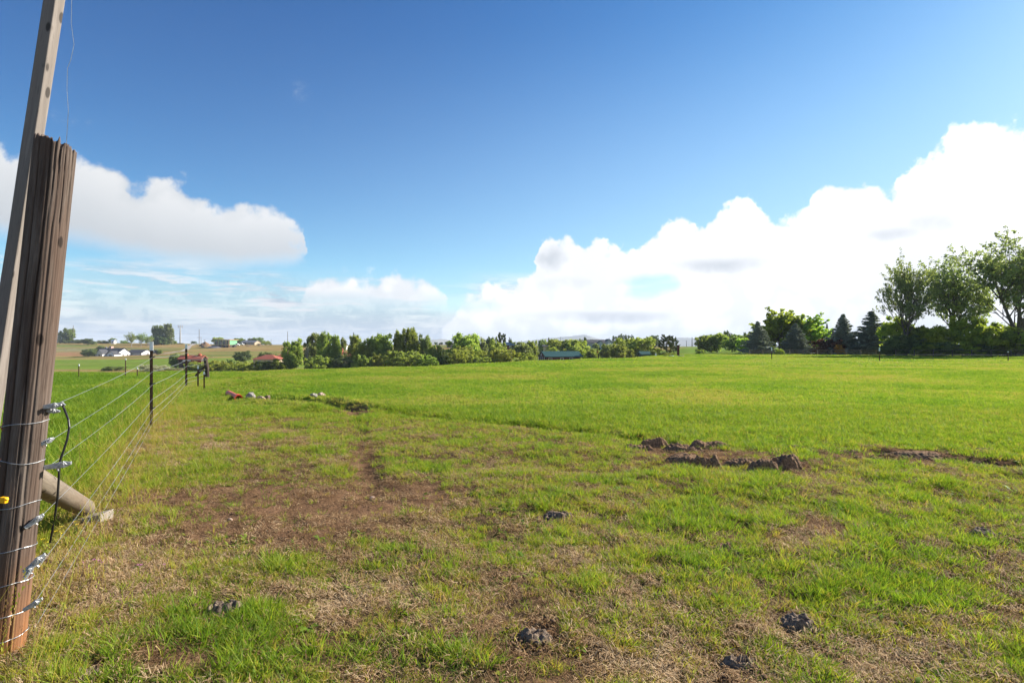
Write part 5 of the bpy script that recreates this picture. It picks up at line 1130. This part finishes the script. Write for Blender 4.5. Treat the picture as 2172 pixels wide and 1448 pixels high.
def band(py, slope, r=.0019, name='wire_loop', seed=0):
    h0 = phit(0, py); pts = []
    for k in range(33):
        a_ = k / 32 * 2 * math.pi; i_ = int((a_ % (2 * math.pi)) / (2 * math.pi) * nA) % nA; j_ = min(nH - 1, int(h0 / Lp * nH)); rr = max(rad[j_, i_], RP * .97) + .004
        pts.append((math.cos(a_) * rr, math.sin(a_) * rr, h0 + slope * math.cos(a_) + .004 * math.sin(3 * a_ + seed)))
    o = MB().tube(pts, r, 5, cap=False).build(name, M_WIRE, post)
    a_ = -1.85 + .1 * math.sin(seed); s_ = MB().tube([(math.cos(a_) * (RP + .012), math.sin(a_) * (RP + .012), h0 - .018 + slope * math.cos(a_)), (math.cos(a_) * (RP + .022), math.sin(a_) * (RP + .022), h0 + slope * math.cos(a_)), (math.cos(a_) * (RP + .012), math.sin(a_) * (RP + .012), h0 + .018 + slope * math.cos(a_))], .0028, 5).build('staple', mat('coppery staple', (.45, .2, .12), .4, .6), o)
for i, (yy, sl) in enumerate([(897, .022), (973, -.004), (1068, .022), (1158, .012), (1232, .02), (1300, .026), (1352, .03)]): band(yy, sl, seed=i)
yi = MB().box(-.014, .014, -.010, .010, -.014, .014).tube([(0, 0, 0), (.018, 0, .008)], .008, 8).build('insulator', M_YELLOW, post, bevel=.004)
yi.location = inv @ (P(8, 1060, 2.62)); tag(yi)
# timber pole behind the post
b0 = P(-82, 1290, 2.98); t0 = P(115, 0, 2.98); dz = (t0 - b0).normalized(); t1 = t0 + dz * .9
beam = empty('timber_pole', b0, 0, 'square silver grey timber pole rising beside the leaning post', 'pole'); beam.rotation_mode = 'QUATERNION'
qb = frame_q(dz, Vector((1, .02, 0))); beam.rotation_quaternion = qb
Lb = (t1 - b0).length; n = 60; V = []; w2 = .031; cs = []
for sx_, sy_ in ((-1, -1), (1, -1), (1, 1), (-1, 1)): cs.append((sx_ * w2, sy_ * w2))
per = []
for k in range(4):
    a_, b_2 = cs[k], cs[(k + 1) % 4]
    for t in np.linspace(.04, .96, 9): per.append((a_[0] + (b_2[0] - a_[0]) * t, a_[1] + (b_2[1] - a_[1]) * t))
per = np.array(per); zl = np.linspace(0, Lb, 150); 
for z_ in zl:
    dn = 1 + (fbm(per[:, 0] * 60 + 5, per[:, 1] * 60 + z_ * .7, 3, 6) - .5) * .10 + (fbm(np.full(len(per), z_ * 2.5), per[:, 0] * 30, 3, 16) - .5) * .06
    V.append(np.stack([per[:, 0] * dn, per[:, 1] * dn, np.full(len(per), z_)], -1))
V = np.concatenate(V); m_ = len(per); ii = np.arange(len(V)).reshape(-1, m_); Qb = np.stack([ii[:-1], np.roll(ii[:-1], -1, 1), np.roll(ii[1:], -1, 1), ii[1:]], -1).reshape(-1, 4)
mesh_np('timber', V, Qb, M_BEAM, beam); MB().box(-w2, w2, -w2, w2, Lb - .004, Lb + .004).build('end_grain', M_BEAM, beam)
# loose wire hanging past the post
lw = [P(153, -60, 2.85), P(152, 0, 2.85), P(151, 50, 2.85), P(157, 95, 2.86), P(150, 128, 2.86), P(143, 145, 2.86), P(142, 190, 2.87), (P(145, 235, 2.87)), P(141, 300, 2.9), P(133, 480, 2.95), P(127, 640, 2.95), P(120, 720, 2.93), P(110, 775, 2.9), P(107, 850, 2.86)]
tag(MB().tube(lw, .0014, 4).build('loose_wire', M_WIRE), 'thin loose wire hanging in the air right of the leaning post', 'wire')
# brace log, block
ba = P(47, 1006, 2.9); bb = onG(181, 1096, .10); dv = bb - ba; brace = empty('brace_log', ba, 0, 'round log bracing the leaning post against a block in the grass', 'brace')
brace.rotation_mode = 'QUATERNION'; brace.rotation_quaternion = dv.normalized().to_track_quat('Z', 'Y'); Lr = dv.length; nA2, nH2 = 48, 60; ang2 = np.linspace(0, 2 * np.pi, nA2, endpoint=False); A2, H2 = np.meshgrid(ang2, np.linspace(0, 1, nH2))
r2 = .071 * (1 + .05 * (fbm(np.cos(A2) * 4 + H2 * 2, np.sin(A2) * 4, 3, 3) - .5)) * (1 - .0 * H2)
V = np.stack([r2 * np.cos(A2), r2 * np.sin(A2), H2 * Lr], -1).reshape(-1, 3); ii = np.arange(nA2 * nH2).reshape(nH2, nA2); Qr = np.stack([ii[:-1], np.roll(ii[:-1], -1, 1), np.roll(ii[1:], -1, 1), ii[1:]], -1).reshape(-1, 4)
M_LOG = wood_mat('tan log wood', (.13, .10, .075), (.25, .21, .16), (.18, .135, .095))
mesh_np('log', V, Qr, M_LOG, brace, smooth=True); MB().tube([(0, 0, Lr - .012), (0, 0, Lr + .01)], [.070, .066], 24).build('sawn_end', M_LOG, brace)
for s_ in (-1, 1):
    q = MB().box(-.02, .02, -.018, .018, -.02, .02).tube([(0, 0, 0), (.028 * s_, 0, .01)], [.014, .019], 8).build('insulator', M_YELLOW, brace, bevel=.004); q.location = (Matrix.Translation(ba) @ brace.rotation_quaternion.to_matrix().to_4x4()).inverted() @ (P(169 + s_ * 4.5, 1056, bb.y - .35)); 
g = onG(178, 1104); o = MB().poly([(-.17, -.07, -.06), (.17, -.10, -.04), (.19, -.09, .065), (-.15, -.07, .03)], (.02, .17, 0)).build('footing_block', mat('weathered block', (.30, .26, .21), .85, 0, .25, 20, .5), bevel=.006); o.location = g; o.rotation_euler = (0, -.12, .15); tag(o, 'weathered flat block under the foot of the brace log', 'block')
# fence wires
T1 = Vector(((322 - 1086) / F * 10.62, 10.62, 0)); T2 = Vector(((395 - 1086) / F * 21.5, 21.5, 0)); PE = Vector((xE, dE, 0))
fence = empty('wire_fence', (T1.x, T1.y, 0), 0, 'smooth wire strands running from the leaning post along the T-posts', 'fence')
starts = [P(92, 868, DP), P(95, 941, DP + .02), P(100, 991, DP + .05), P(76, 1106, DP), P(80, 1205, DP), P(72, 1280, DP), P(74, 1330, DP)]
z1s = [1.30, 1.035, .79, .52, .32, .17, .07]; 
for i, (s, z1) in enumerate(zip(starts, z1s)):
    a = s; b_ = Vector((T1.x + .03, T1.y - .03, z1)); c_ = Vector((T2.x + .03, T2.y, z1 - .02 + zat(T2.x, T2.y))); e_ = Vector((PE.x, PE.y, min(z1 - .1, .9) + zE))
    pts = [a.lerp(b_, t) - Vector((0, 0, .03 * 4 * t * (1 - t))) for t in np.linspace(0, 1, 12)] + [b_.lerp(c_, t) - Vector((0, 0, .04 * 4 * t * (1 - t))) for t in np.linspace(.08, 1, 10)] + [c_.lerp(e_, t) for t in (.5, 1)]
    w_ = MB().tube([p - fence.location for p in pts], [.0011 if k < 4 else .0019 if k < 12 else .0035 for k in range(len(pts))], 4).build('wire', M_WIRE, fence)
# strainers at the post
GSN = 'cast strainers tying the wires to the post'
def strainer(px, py, d, label, s=1.0, rz=.6, ry=.1):
    o = empty('wire_strainer', P(px, py, d), rz, label, 'strainer', GSN); o.rotation_euler = (0, ry, rz)
    k = .46 * s
    MB().poly([(-.09 * k, 0, -.02 * k), (.05 * k, 0, -.03 * k), (.10 * k, 0, -.012 * k), (.10 * k, 0, .012 * k), (.05 * k, 0, .03 * k), (-.09 * k, 0, .014 * k)], (0, .006, 0)).build('side_plate', M_SILVER, o, bevel=.002)
    MB().poly([(-.09 * k, .035 * k, -.02 * k), (.05 * k, .035 * k, -.03 * k), (.10 * k, .035 * k, -.012 * k), (.10 * k, .035 * k, .012 * k), (-.09 * k, .035 * k, .014 * k)], (0, .006, 0)).build('side_plate', M_SILVER, o, bevel=.002)
    sp = MB().tube([(.03 * k, -.012, 0), (.03 * k, .06 * k, 0)], .022 * k, 10).build('spool', M_SILVER, o); MB().tube([(.0, .02 * k, 0), (.0, .03 * k, -.05 * k)], .010 * k, 6).build('lever', M_SILVER, sp)
    MB().tube([(.03 * k, -.012, 0), (.055 * k, -.016, .03 * k), (.075 * k, -.014, .0), (.05 * k, -.012, -.02 * k)], .006 * k, 5).build('ratchet_pawl', M_SILVER, o)
strainer(105, 861, 2.76, 'top cast strainer with shiny teeth beside the post', 1.0, .5, -.1); strainer(104, 870, 2.78, 'grey strainer hanging right under the top one', .9, .4, .2)
strainer(95, 938, 2.77, 'second strainer from the top beside the post', .9, .9, -.4); strainer(120, 987, 2.82, 'bright white strainer where the black cable ends', 1.25, .5, -.1)
strainer(72, 1106, 2.74, 'strainer above the lower wire knots', 1.0, .8, -.6); strainer(72, 1196, 2.7, 'large flat strainer near the foot of the post', 1.2, .7, -.7); strainer(60, 1215, 2.68, 'hook ended strainer left of the large flat one', .8, .9, -1.1); strainer(68, 1283, 2.62, 'lowest strainer half sunk in the weeds', .9, .6, -.5)
# cable
cb_ = [P(132, 857, 2.9), P(136, 866, 2.9), P(145, 890, 2.88), P(147, 905, 2.87), P(143, 930, 2.86), P(136, 952, 2.85), (P(128, 975, 2.84)), P(125, 988, 2.84), P(125, 1010, 2.84), P(122, 1055, 2.84), P(117, 1090, 2.85), P(112, 1120, 2.86), P(106, 1150, 2.88)]
o = empty('insulated_cable', cb_[0], 0, 'black insulated cable curving down beside the post', 'cable'); MB().tube([p - cb_[0] for p in cb_], .0052, 8).build('sheath', M_BLACK, o)
MB().tube([Vector((-.02, 0, .004)), Vector((0, 0, .008)), Vector((.014, 0, -.004)), Vector((0, 0, -.012))], .005, 6).build('clamp', M_SILVER, o)
# ================================================================== GRASS AND LITTER
rg = np.random.default_rng(7)
def tuft(nb, h, spread, lean, wd, rng, curl=.5, flat=False, seg=3):
    V = []; Qf = []; bv = []; hv = []
    for b in range(nb):
        a = rng.random() * 6.283; r = spread * math.sqrt(rng.random()); bx_, by_ = math.cos(a) * r, math.sin(a) * r
        da = a + rng.normal() * .9; H = h * (.55 + .6 * rng.random()); ln = lean * (.4 + rng.random()); wv = wd * (.7 + .6 * rng.random())
        tw = rng.random() * 6.283; ux, uy = math.cos(tw), math.sin(tw); dx, dy = math.cos(da), math.sin(da); base = len(V); c = rng.random()
        for s in range(seg + 1):
            t = s / seg; hz = H * (t - curl * .35 * t * t) * (1 if not flat else .12) + (.004 if flat else -.01 * (t == 0)); off = H * (ln * t + curl * t * t * .5) if not flat else H * t
            px_, py_ = bx_ + dx * off + (ux * .02 * t * flat), by_ + dy * off; w_ = wv * (1 - t ** 1.6 * .92) * .5
            if flat: hz = .003 + rng.random() * .02 + H * .10 * math.sin(t * 3.1) * rng.random(); ux, uy = -dy, dx
            V.append((px_ - ux * w_, py_ - uy * w_, hz)); V.append((px_ + ux * w_, py_ + uy * w_, hz)); bv += [c, c]; hv += [t, t]
        for s in range(seg): k = base + 2 * s; Qf.append((k, k + 1, k + 3, k + 2))
    return V, Qf, bv, hv
def weed(nl, L, rng):
    V = []; Qf = []; bv = []; hv = []
    for b in range(nl):
        a = rng.random() * 6.283; l = L * (.6 + .6 * rng.random()); w_ = l * .28; up = .25 + .6 * rng.random(); dx, dy = math.cos(a), math.sin(a); c = rng.random(); k = len(V)
        for t, ww in ((0, .1), (.35, .8), (.7, 1.0), (1, .12)):
            z = l * up * t * (1.4 - t) ; V.append((dx * l * t - dy * w_ * ww * .5, dy * l * t + dx * w_ * ww * .5, z)); V.append((dx * l * t + dy * w_ * ww * .5, dy * l * t - dx * w_ * ww * .5, z)); bv += [c, c]; hv += [1, 1]
        for s in range(3): Qf.append((k + 2 * s, k + 2 * s + 1, k + 2 * s + 3, k + 2 * s + 2))
    return V, Qf, bv, hv
def stalk(nb, h, rng):
    V, Qf, bv, hv = tuft(nb, h, .10, .35, .0030, rng, .35, seg=5)
    for b in range(nb):       # seed heads on the tips
        k = b * 12 + 10; p = np.array(V[k]); c = bv[k]
        for j in range(8):
            q = p + np.array([rng.normal() * .003, rng.normal() * .003, -j * .010 + rng.normal() * .003]); i = len(V); s = .0026
            V += [tuple(q + (-s, 0, 0)), tuple(q + (0, s * .6, s * 2)), tuple(q + (s, 0, 0)), tuple(q + (0, -s * .6, -s * 2))]; bv += [c] * 4; hv += [1] * 4; Qf.append((i, i + 1, i + 2, i + 3))
    return V, Qf, bv, hv
def _n(): pass
def tuftset(name, gens, material):
    c = bpy.data.collections.new(name)
    for i, (V, Qf, bv, hv) in enumerate(gens):
        o = mesh_np('%s_%02d' % (name, i), V, Qf, material, attrs={'bv': ('FLOAT', bv), 'hv': ('FLOAT', hv)}, link=False); c.objects.link(o)
    return c
def scatter(name, coll, ncoll, pos, rot, scl, tint, label, kind='stuff', cat=None):
    n = len(pos); ix = rg.integers(0, ncoll, n)
    o = mesh_np(name, pos, np.zeros((0, 4)), attrs={'rot': ('FLOAT_VECTOR', rot), 'scl': ('FLOAT_VECTOR', scl), 'idx': ('INT', ix), 'tint': ('FLOAT', tint)})
    g = bpy.data.node_groups.new(name, 'GeometryNodeTree'); g.interface.new_socket('Geometry', in_out='INPUT', socket_type='NodeSocketGeometry'); g.interface.new_socket('Geometry', in_out='OUTPUT', socket_type='NodeSocketGeometry')
    N = g.nodes; L = g.links; gi = N.new('NodeGroupInput'); go = N.new('NodeGroupOutput'); ip = N.new('GeometryNodeInstanceOnPoints'); ci = N.new('GeometryNodeCollectionInfo')
    ci.inputs['Collection'].default_value = coll; ci.inputs['Separate Children'].default_value = True; ci.inputs['Reset Children'].default_value = True
    def at(nm, ty): a = N.new('GeometryNodeInputNamedAttribute'); a.data_type = ty; a.inputs['Name'].default_value = nm; return a.outputs['Attribute']
    L.new(gi.outputs[0], ip.inputs['Points']); L.new(ci.outputs[0], ip.inputs['Instance']); ip.inputs['Pick Instance'].default_value = True
    L.new(at('idx', 'INT'), ip.inputs['Instance Index']); L.new(at('rot', 'FLOAT_VECTOR'), ip.inputs['Rotation']); L.new(at('scl', 'FLOAT_VECTOR'), ip.inputs['Scale']); L.new(ip.outputs[0], go.inputs[0])
    md = o.modifiers.new('scatter', 'NODES'); md.node_group = g
    return tag(o, label, cat or 'grass', kind=kind)
def sample(n, d0, d1, umin=-1.12, umax=1.12, pw=2.0):
    d = (d0 ** pw + (d1 ** pw - d0 ** pw) * rg.random(n)) ** (1 / pw); u = umin + (umax - umin) * rg.random(n); return u * d, d
GREENS = [(.42, .27, .12), (.40, .36, .06), (.28, .38, .035), (.13, .23, .022)]
M_BLADE = blademat('grass blade', GREENS, .45, (.22, .17, .07))
M_FIELD = blademat('pasture blade', [(.36, .31, .10), (.28, .35, .045), (.20, .31, .03), (.12, .22, .022)], .5)
M_LITTER = blademat('dry straw litter', [(.13, .07, .035), (.26, .155, .075), (.42, .28, .15), (.54, .40, .24)], .15, None, .85, .08)
r1 = np.random.default_rng(3)
c_short = tuftset('short_tuft', [tuft(13, .062, .04, .6, .0048, r1) for _ in range(8)], M_BLADE)
c_lush = tuftset('lush_tuft', [tuft(34, .09, .05, .5, .005, r1) for _ in range(5)], M_BLADE)
c_weed = tuftset('weed', [weed(9, .055, r1) for _ in range(4)], M_BLADE)
c_lit = tuftset('litter_patch', [tuft(16, .05, .06, 1, .0034, r1, flat=True) for _ in range(6)], M_LITTER)
c_mid = tuftset('pasture_tuft', [tuft(26, .07, .11, .5, .0095, r1, seg=2) for _ in range(6)], M_FIELD)
c_far = tuftset('far_tuft', [tuft(34, .10, .36, .5, .032, r1, seg=2) for _ in range(6)], M_FIELD)
c_stalk = tuftset('seed_stalk', [stalk(4, .40, r1) for _ in range(5)], M_BLADE)
def place(n, d0, d1, prob, umin=-1.12, umax=1.12, pw=2.0):
    x_, y_ = sample(n, d0, d1, umin, umax, pw); cv = cover(x_, y_); pr = prob(x_, y_, *cv); k = rg.random(n) < pr
    for (a_, b_, c1_, c2_) in LUMPS: k &= ((x_ - a_) / (c1_ * .8)) ** 2 + ((y_ - b_ - c2_ * .2) / (c2_ * .75 + .02)) ** 2 > .8
    x_, y_ = x_[k], y_[k]; return x_, y_, [c_[k] for c_ in cv]
def rots(n, tilt=.2): return np.stack([rg.normal(size=n) * tilt, rg.normal(size=n) * tilt, rg.random(n) * 6.283], -1)
def iso(s, hz=None): return np.stack([s, s, s if hz is None else hz], -1)
def nearpost(x_, y_): return np.hypot(x_ - bot_c.x, y_ - bot_c.y) > .1
# short grazed turf
x_, y_, (ba_, dr_, lu_, t_, fe_, le_) = place(260000, 1.7, 14, lambda x, y, b, dr, l, t, f, le: np.clip((1 - b * 1.08) * (.48 + .5 * l) * (1 - .3 * dr) * (.22 + 1.0 * sstep(.42, .60, fbm(x * 7, y * 7, 3, 131))), 0.02, 1) * np.where(y < 7, 1, .75), pw=1.45)
n = len(x_); s = (.58 + .55 * rg.random(n)) * (.70 + .42 * lu_) * np.clip(.8 + y_ * .045, 0, 1.5); tint = np.clip(.60 + .25 * lu_ - .28 * dr_ + rg.normal(size=n) * .20 - .15 * fe_ + .15 * (fbm(x_ * 1.5, y_ * 1.5, 3, 5) - .5), 0, 1)
scatter('pasture_grass', c_short, 8, np.stack([x_, y_, zg(x_, y_)], -1), rots(n), iso(s, s * (.8 + .5 * rg.random(n))), tint, 'short grazed grass of the near field'); print('short', n)
# lush clumps
x_, y_, (ba_, dr_, lu_, t_, fe_, le_) = place(60000, 1.7, 16, lambda x, y, b, dr, l, t, f, le: np.clip((sstep(.5, 1.15, l) * (1 - b) * .26 * (.10 + 1.2 * sstep(.50, .64, fbm(x * 3.2, y * 3.2, 3, 141))) + .5 * le + .25 * f), 0, 1) * (1 - .55 * t * (1 - le)), pw=1.5)
n = len(x_); s = (.55 + .6 * rg.random(n)) * (.7 + .35 * lu_) * (1 + .9 * le_); tint = np.clip(.66 + .2 * lu_ + rg.normal(size=n) * .12 - .25 * fe_ - .12 * dr_, 0, 1)
scatter('lush_grass', c_lush, 5, np.stack([x_, y_, zg(x_, y_)], -1), rots(n), iso(s, s * (.8 + .5 * rg.random(n))), tint, 'taller lush grass clumps of the near field'); print('lush', n)
# litter
x_, y_, (ba_, dr_, lu_, t_, fe_, le_) = place(110000, 1.7, 12, lambda x, y, b, dr, l, t, f, le: np.clip((.25 + .75 * dr) * (1 - .55 * b) * (1 - .85 * t) * (1 - le) * (.4 + .9 * sstep(.4, .6, fbm(x * 5, y * 5, 3, 151))), 0, 1), pw=1.5)
n = len(x_); s = .6 + .8 * rg.random(n); tint = np.clip(.35 + .45 * dr_ - .2 * ba_ + rg.normal(size=n) * .2, 0, 1)
scatter('dry_litter', c_lit, 6, np.stack([x_, y_, zg(x_, y_) + .004], -1), rots(n, .12), iso(s), tint, 'dead straw litter lying between the grass', cat='straw'); print('litter', n)
# loose crumbs of earth round the dug sods and lumps
def crumb(rng):
    V = []; Qf = []; bv = []; hv = []
    for b in range(7):
        c_ = rng.normal(size=3) * (.035, .035, .0) + (0, 0, .006); r_ = .004 + .012 * rng.random() ** 2; k = len(V)
        for dx, dy, dz in ((-1, -1, -1), (1, -1, -1), (1, 1, -1), (-1, 1, -1), (-1, -1, 1), (1, -1, 1), (1, 1, 1), (-1, 1, 1)):
            V.append((c_[0] + dx * r_ * (.6 + .5 * rng.random()), c_[1] + dy * r_ * (.6 + .5 * rng.random()), c_[2] + dz * r_ * (.4 + .4 * rng.random())))
        Qf += [(k, k + 3, k + 2, k + 1), (k + 4, k + 5, k + 6, k + 7), (k, k + 1, k + 5, k + 4), (k + 1, k + 2, k + 6, k + 5), (k + 2, k + 3, k + 7, k + 6), (k + 3, k, k + 4, k + 7)]; bv += [0] * 8; hv += [0] * 8
    return V, Qf, bv, hv
c_crumb = tuftset('crumb', [crumb(r1) for _ in range(5)], M_SOIL)
cx = []; cy = []
for o in list(bpy.data.objects):
    if o.get('category') in ('clod', 'dung') and o.parent is None:
        w_ = o.dimensions.x if o.dimensions.x > 0 else .3; w_ = max(v.co.x for v in o.data.vertices); nn = int(16 + 50 * w_)
        cx += list(o.location.x + rg.normal(size=nn) * w_ * .75); cy += list(o.location.y + rg.normal(size=nn) * max(.10, w_ * .45))
q_ = rg.random(900); tb = [G(a_, b_) for a_, b_ in ((1860, 965), (1960, 972), (2060, 980), (2172, 987), (2350, 1000))]; 
for t_ in q_:
    j = min(3, int(t_ * 4)); p_ = tb[j].lerp(tb[j + 1], t_ * 4 - j); cx.append(p_.x + rg.normal() * .08); cy.append(p_.y + rg.normal() * .14)
xb, yb_ = sample(16000, 2.2, 9, -.85, 0.0, 1.6); cb2 = cover(xb, yb_); kb = rg.random(len(xb)) < np.clip(cb2[0] - .45, 0, 1) * .22; cx += list(xb[kb]); cy += list(yb_[kb])
cx = np.array(cx); cy = np.array(cy); n = len(cx); kbn = np.arange(n) >= n - int(kb.sum())
scatter('soil_crumbs', c_crumb, 5, np.stack([cx, cy, zg(cx, cy) + .004], -1), rots(n, .2), iso((.35 + .6 * rg.random(n)) * np.where(kbn, .55, 1)), np.zeros(n), 'loose crumbs of earth scattered round the dug sods and bare patch', cat='soil')
# weeds
x_, y_, (ba_, dr_, lu_, t_, fe_, le_) = place(9000, 1.7, 10, lambda x, y, b, dr, l, t, f, le: np.clip((1 - b * .7) * sstep(.52, .68, fbm(x * 1.6 + 3, y * 1.6, 3, 161)) * .8 * (1 - .6 * t) + .02, 0, 1), pw=1.5)
n = len(x_); s = .5 + .8 * rg.random(n); scatter('broadleaf_weeds', c_weed, 4, np.stack([x_, y_, zg(x_, y_)], -1), rots(n, .2), iso(s), np.clip(.8 + rg.normal(size=n) * .12, 0, 1), 'low broad leaved weeds in the turf', cat='weeds')
# middle pasture
x_, y_, (ba_, dr_, lu_, t_, fe_, le_) = place(120000, 8, 40, lambda x, y, b, dr, l, t, f, le: np.clip(1 - .8 * b, 0, 1) * sstep(7, 13, y) * (.35 + .65 * np.maximum(t, le)), pw=1.35)
n = len(x_); pf = fbm(x_ / 3, y_ / 3, 3, 171); s = (.6 + .5 * rg.random(n)) * np.clip(.75 + y_ * .02, 0, 1.6) * (1 + .5 * le_); tint = np.clip(.50 + (pf - .5) * 1.3 + rg.normal(size=n) * .22 + .3 * le_ - .2 * dr_, 0, 1)
scatter('far_pasture_grass', c_mid, 6, np.stack([x_, y_, zg(x_, y_)], -1), rots(n, .1), iso(s, s * (.8 + .5 * rg.random(n))), tint, 'bright green pasture beyond the ditch'); print('mid', n)
x_, y_, cv_ = place(90000, 30, 118, lambda x, y, b, dr, l, t, f, le: 1.0 * (y < np.interp(1086 + F * x / y, [-200, 100, 450, 640, 1000, 1140, 1260, 1400, 1460, 1560], [35, 35, 38, 43, 58, 70, 82, 104, 118, 118])), pw=1.5)
n = len(x_); pf = fbm(x_ / 6, y_ / 6, 3, 181); s = (.6 + .5 * rg.random(n)) * np.clip(.7 + y_ * .006, 0, 1.4); tint = np.clip(.58 + (pf - .5) * 1.1 + rg.normal(size=n) * .22, 0, 1)
br = np.exp(-((EYE * F / y_ - 22 - 2.5 * np.sin((1086 + F * x_ / y_) / 90)) / 1.1) ** 2) * ((1086 + F * x_ / y_) > 1480); k = rg.random(n) > br * .8
scatter('distant_pasture_grass', c_far, 6, np.stack([x_, y_, zg(x_, y_)], -1)[k], rots(n, .08)[k], iso(s, s * .75)[k], tint[k], 'pasture running up to the far fence and the crest'); print('far', n)
# dry seed stalks along the fence
tl = rg.random(330) ** 1.2; x_ = -2.15 - 8.6 * tl + rg.normal(size=330) * .28; y_ = 2.1 + 16 * tl + rg.normal(size=330) * .3; k = nearpost(x_, y_)
x_, y_ = x_[k], y_[k]; n = len(x_); s = .7 + .7 * rg.random(n)
scatter('fence_line_stalks', c_stalk, 5, np.stack([x_, y_, zg(x_, y_)], -1), rots(n, .15), iso(s), np.clip(.22 + rg.normal(size=n) * .14, 0, 1), 'dry seed stalks standing along the wire fence')
# flowers
M_YF = mat('yellow petals', (.75, .55, .02), .6, 0, .1, 9); M_PF = mat('pink petals', (.62, .20, .48), .6, 0, .15, 9); M_STEM = mat('green stem', (.08, .15, .03), .6)
def flower(px, py, hgt, m, label, cat, group, r=.008):
    g = onG(px, py); o = empty('flower', g, rg.random() * 6, label, cat, group); MB().tube([(0, 0, -.01), (.01, 0, hgt)], .0015, 4).build('stem', M_STEM, o)
    b = MB()
    for k in range(5): q = k * 1.2566; b.poly([(.01 + math.cos(q - .5) * r * .5, math.sin(q - .5) * r * .5, hgt), (.01 + math.cos(q) * r * 1.4, math.sin(q) * r * 1.4, hgt + .003), (.01 + math.cos(q + .5) * r * .5, math.sin(q + .5) * r * .5, hgt)], (0, 0, .002))
    b.build('petals', m, o); V_, lv_ = leaves([(0, 0, hgt * .3)], [hgt * .35], 14, .02, r1); mesh_np('leaf', V_, np.arange(len(V_)).reshape(-1, 4), LEAF['round'], o, {'lv': ('FLOAT', lv_)})
for q in ((88, 1140, 'leftmost small yellow flower near the foot of the leaning post'), (100, 1150, 'lowest small yellow flower near the foot of the leaning post'), (118, 1122, 'yellow flower right beside the black cable'), (128, 1112, 'yellow flower just right of the black cable'), (135, 1128, 'yellow flower low under the middle of the brace log'), (150, 1088, 'highest yellow flower under the brace log'), (156, 1102, 'yellow flower beside the footing block'), (163, 1110, 'rightmost yellow flower at the footing block')):
    flower(q[0], q[1] + 22, .09, M_YF, q[2], 'flower', 'yellow flowers under the brace log', .011)
for q in ((183, 1206, 'brightest tiny pink flower at the left end'), (182, 1193, 'tiny pink flower above the brightest one'), (203, 1188, 'second tiny pink flower from the left'), (213, 1190, 'third tiny pink flower from the left'), (219, 1197, 'tiny pink flower right of the left cluster'), (290, 1205, 'left of two tiny pink flowers below the bare patch'), (303, 1203, 'right of two tiny pink flowers below the bare patch'), (352, 1201, 'rightmost tiny pink flower below the bare patch')):
    flower(q[0], q[1] + 8, .03, M_PF, q[2], 'flower', 'pink flowers below the bare patch', .009)
# ================================================================== HAZE
hm = bpy.data.materials.new('haze'); hm.use_nodes = True; hm.node_tree.nodes.clear(); ht = NT(hm.node_tree)
pv = hm.node_tree.nodes.new('ShaderNodeVolumePrincipled'); pv.inputs['Color'].default_value = (.72, .84, 1, 1); pv.inputs['Density'].default_value = .00013
oo = hm.node_tree.nodes.new('ShaderNodeOutputMaterial'); hm.node_tree.links.new(pv.outputs[0], oo.inputs['Volume'])
tag(MB().box(-9500, 9500, -300, 9500, -16, 190).build('haze', hm), 'pale haze over the land', kind='stuff')
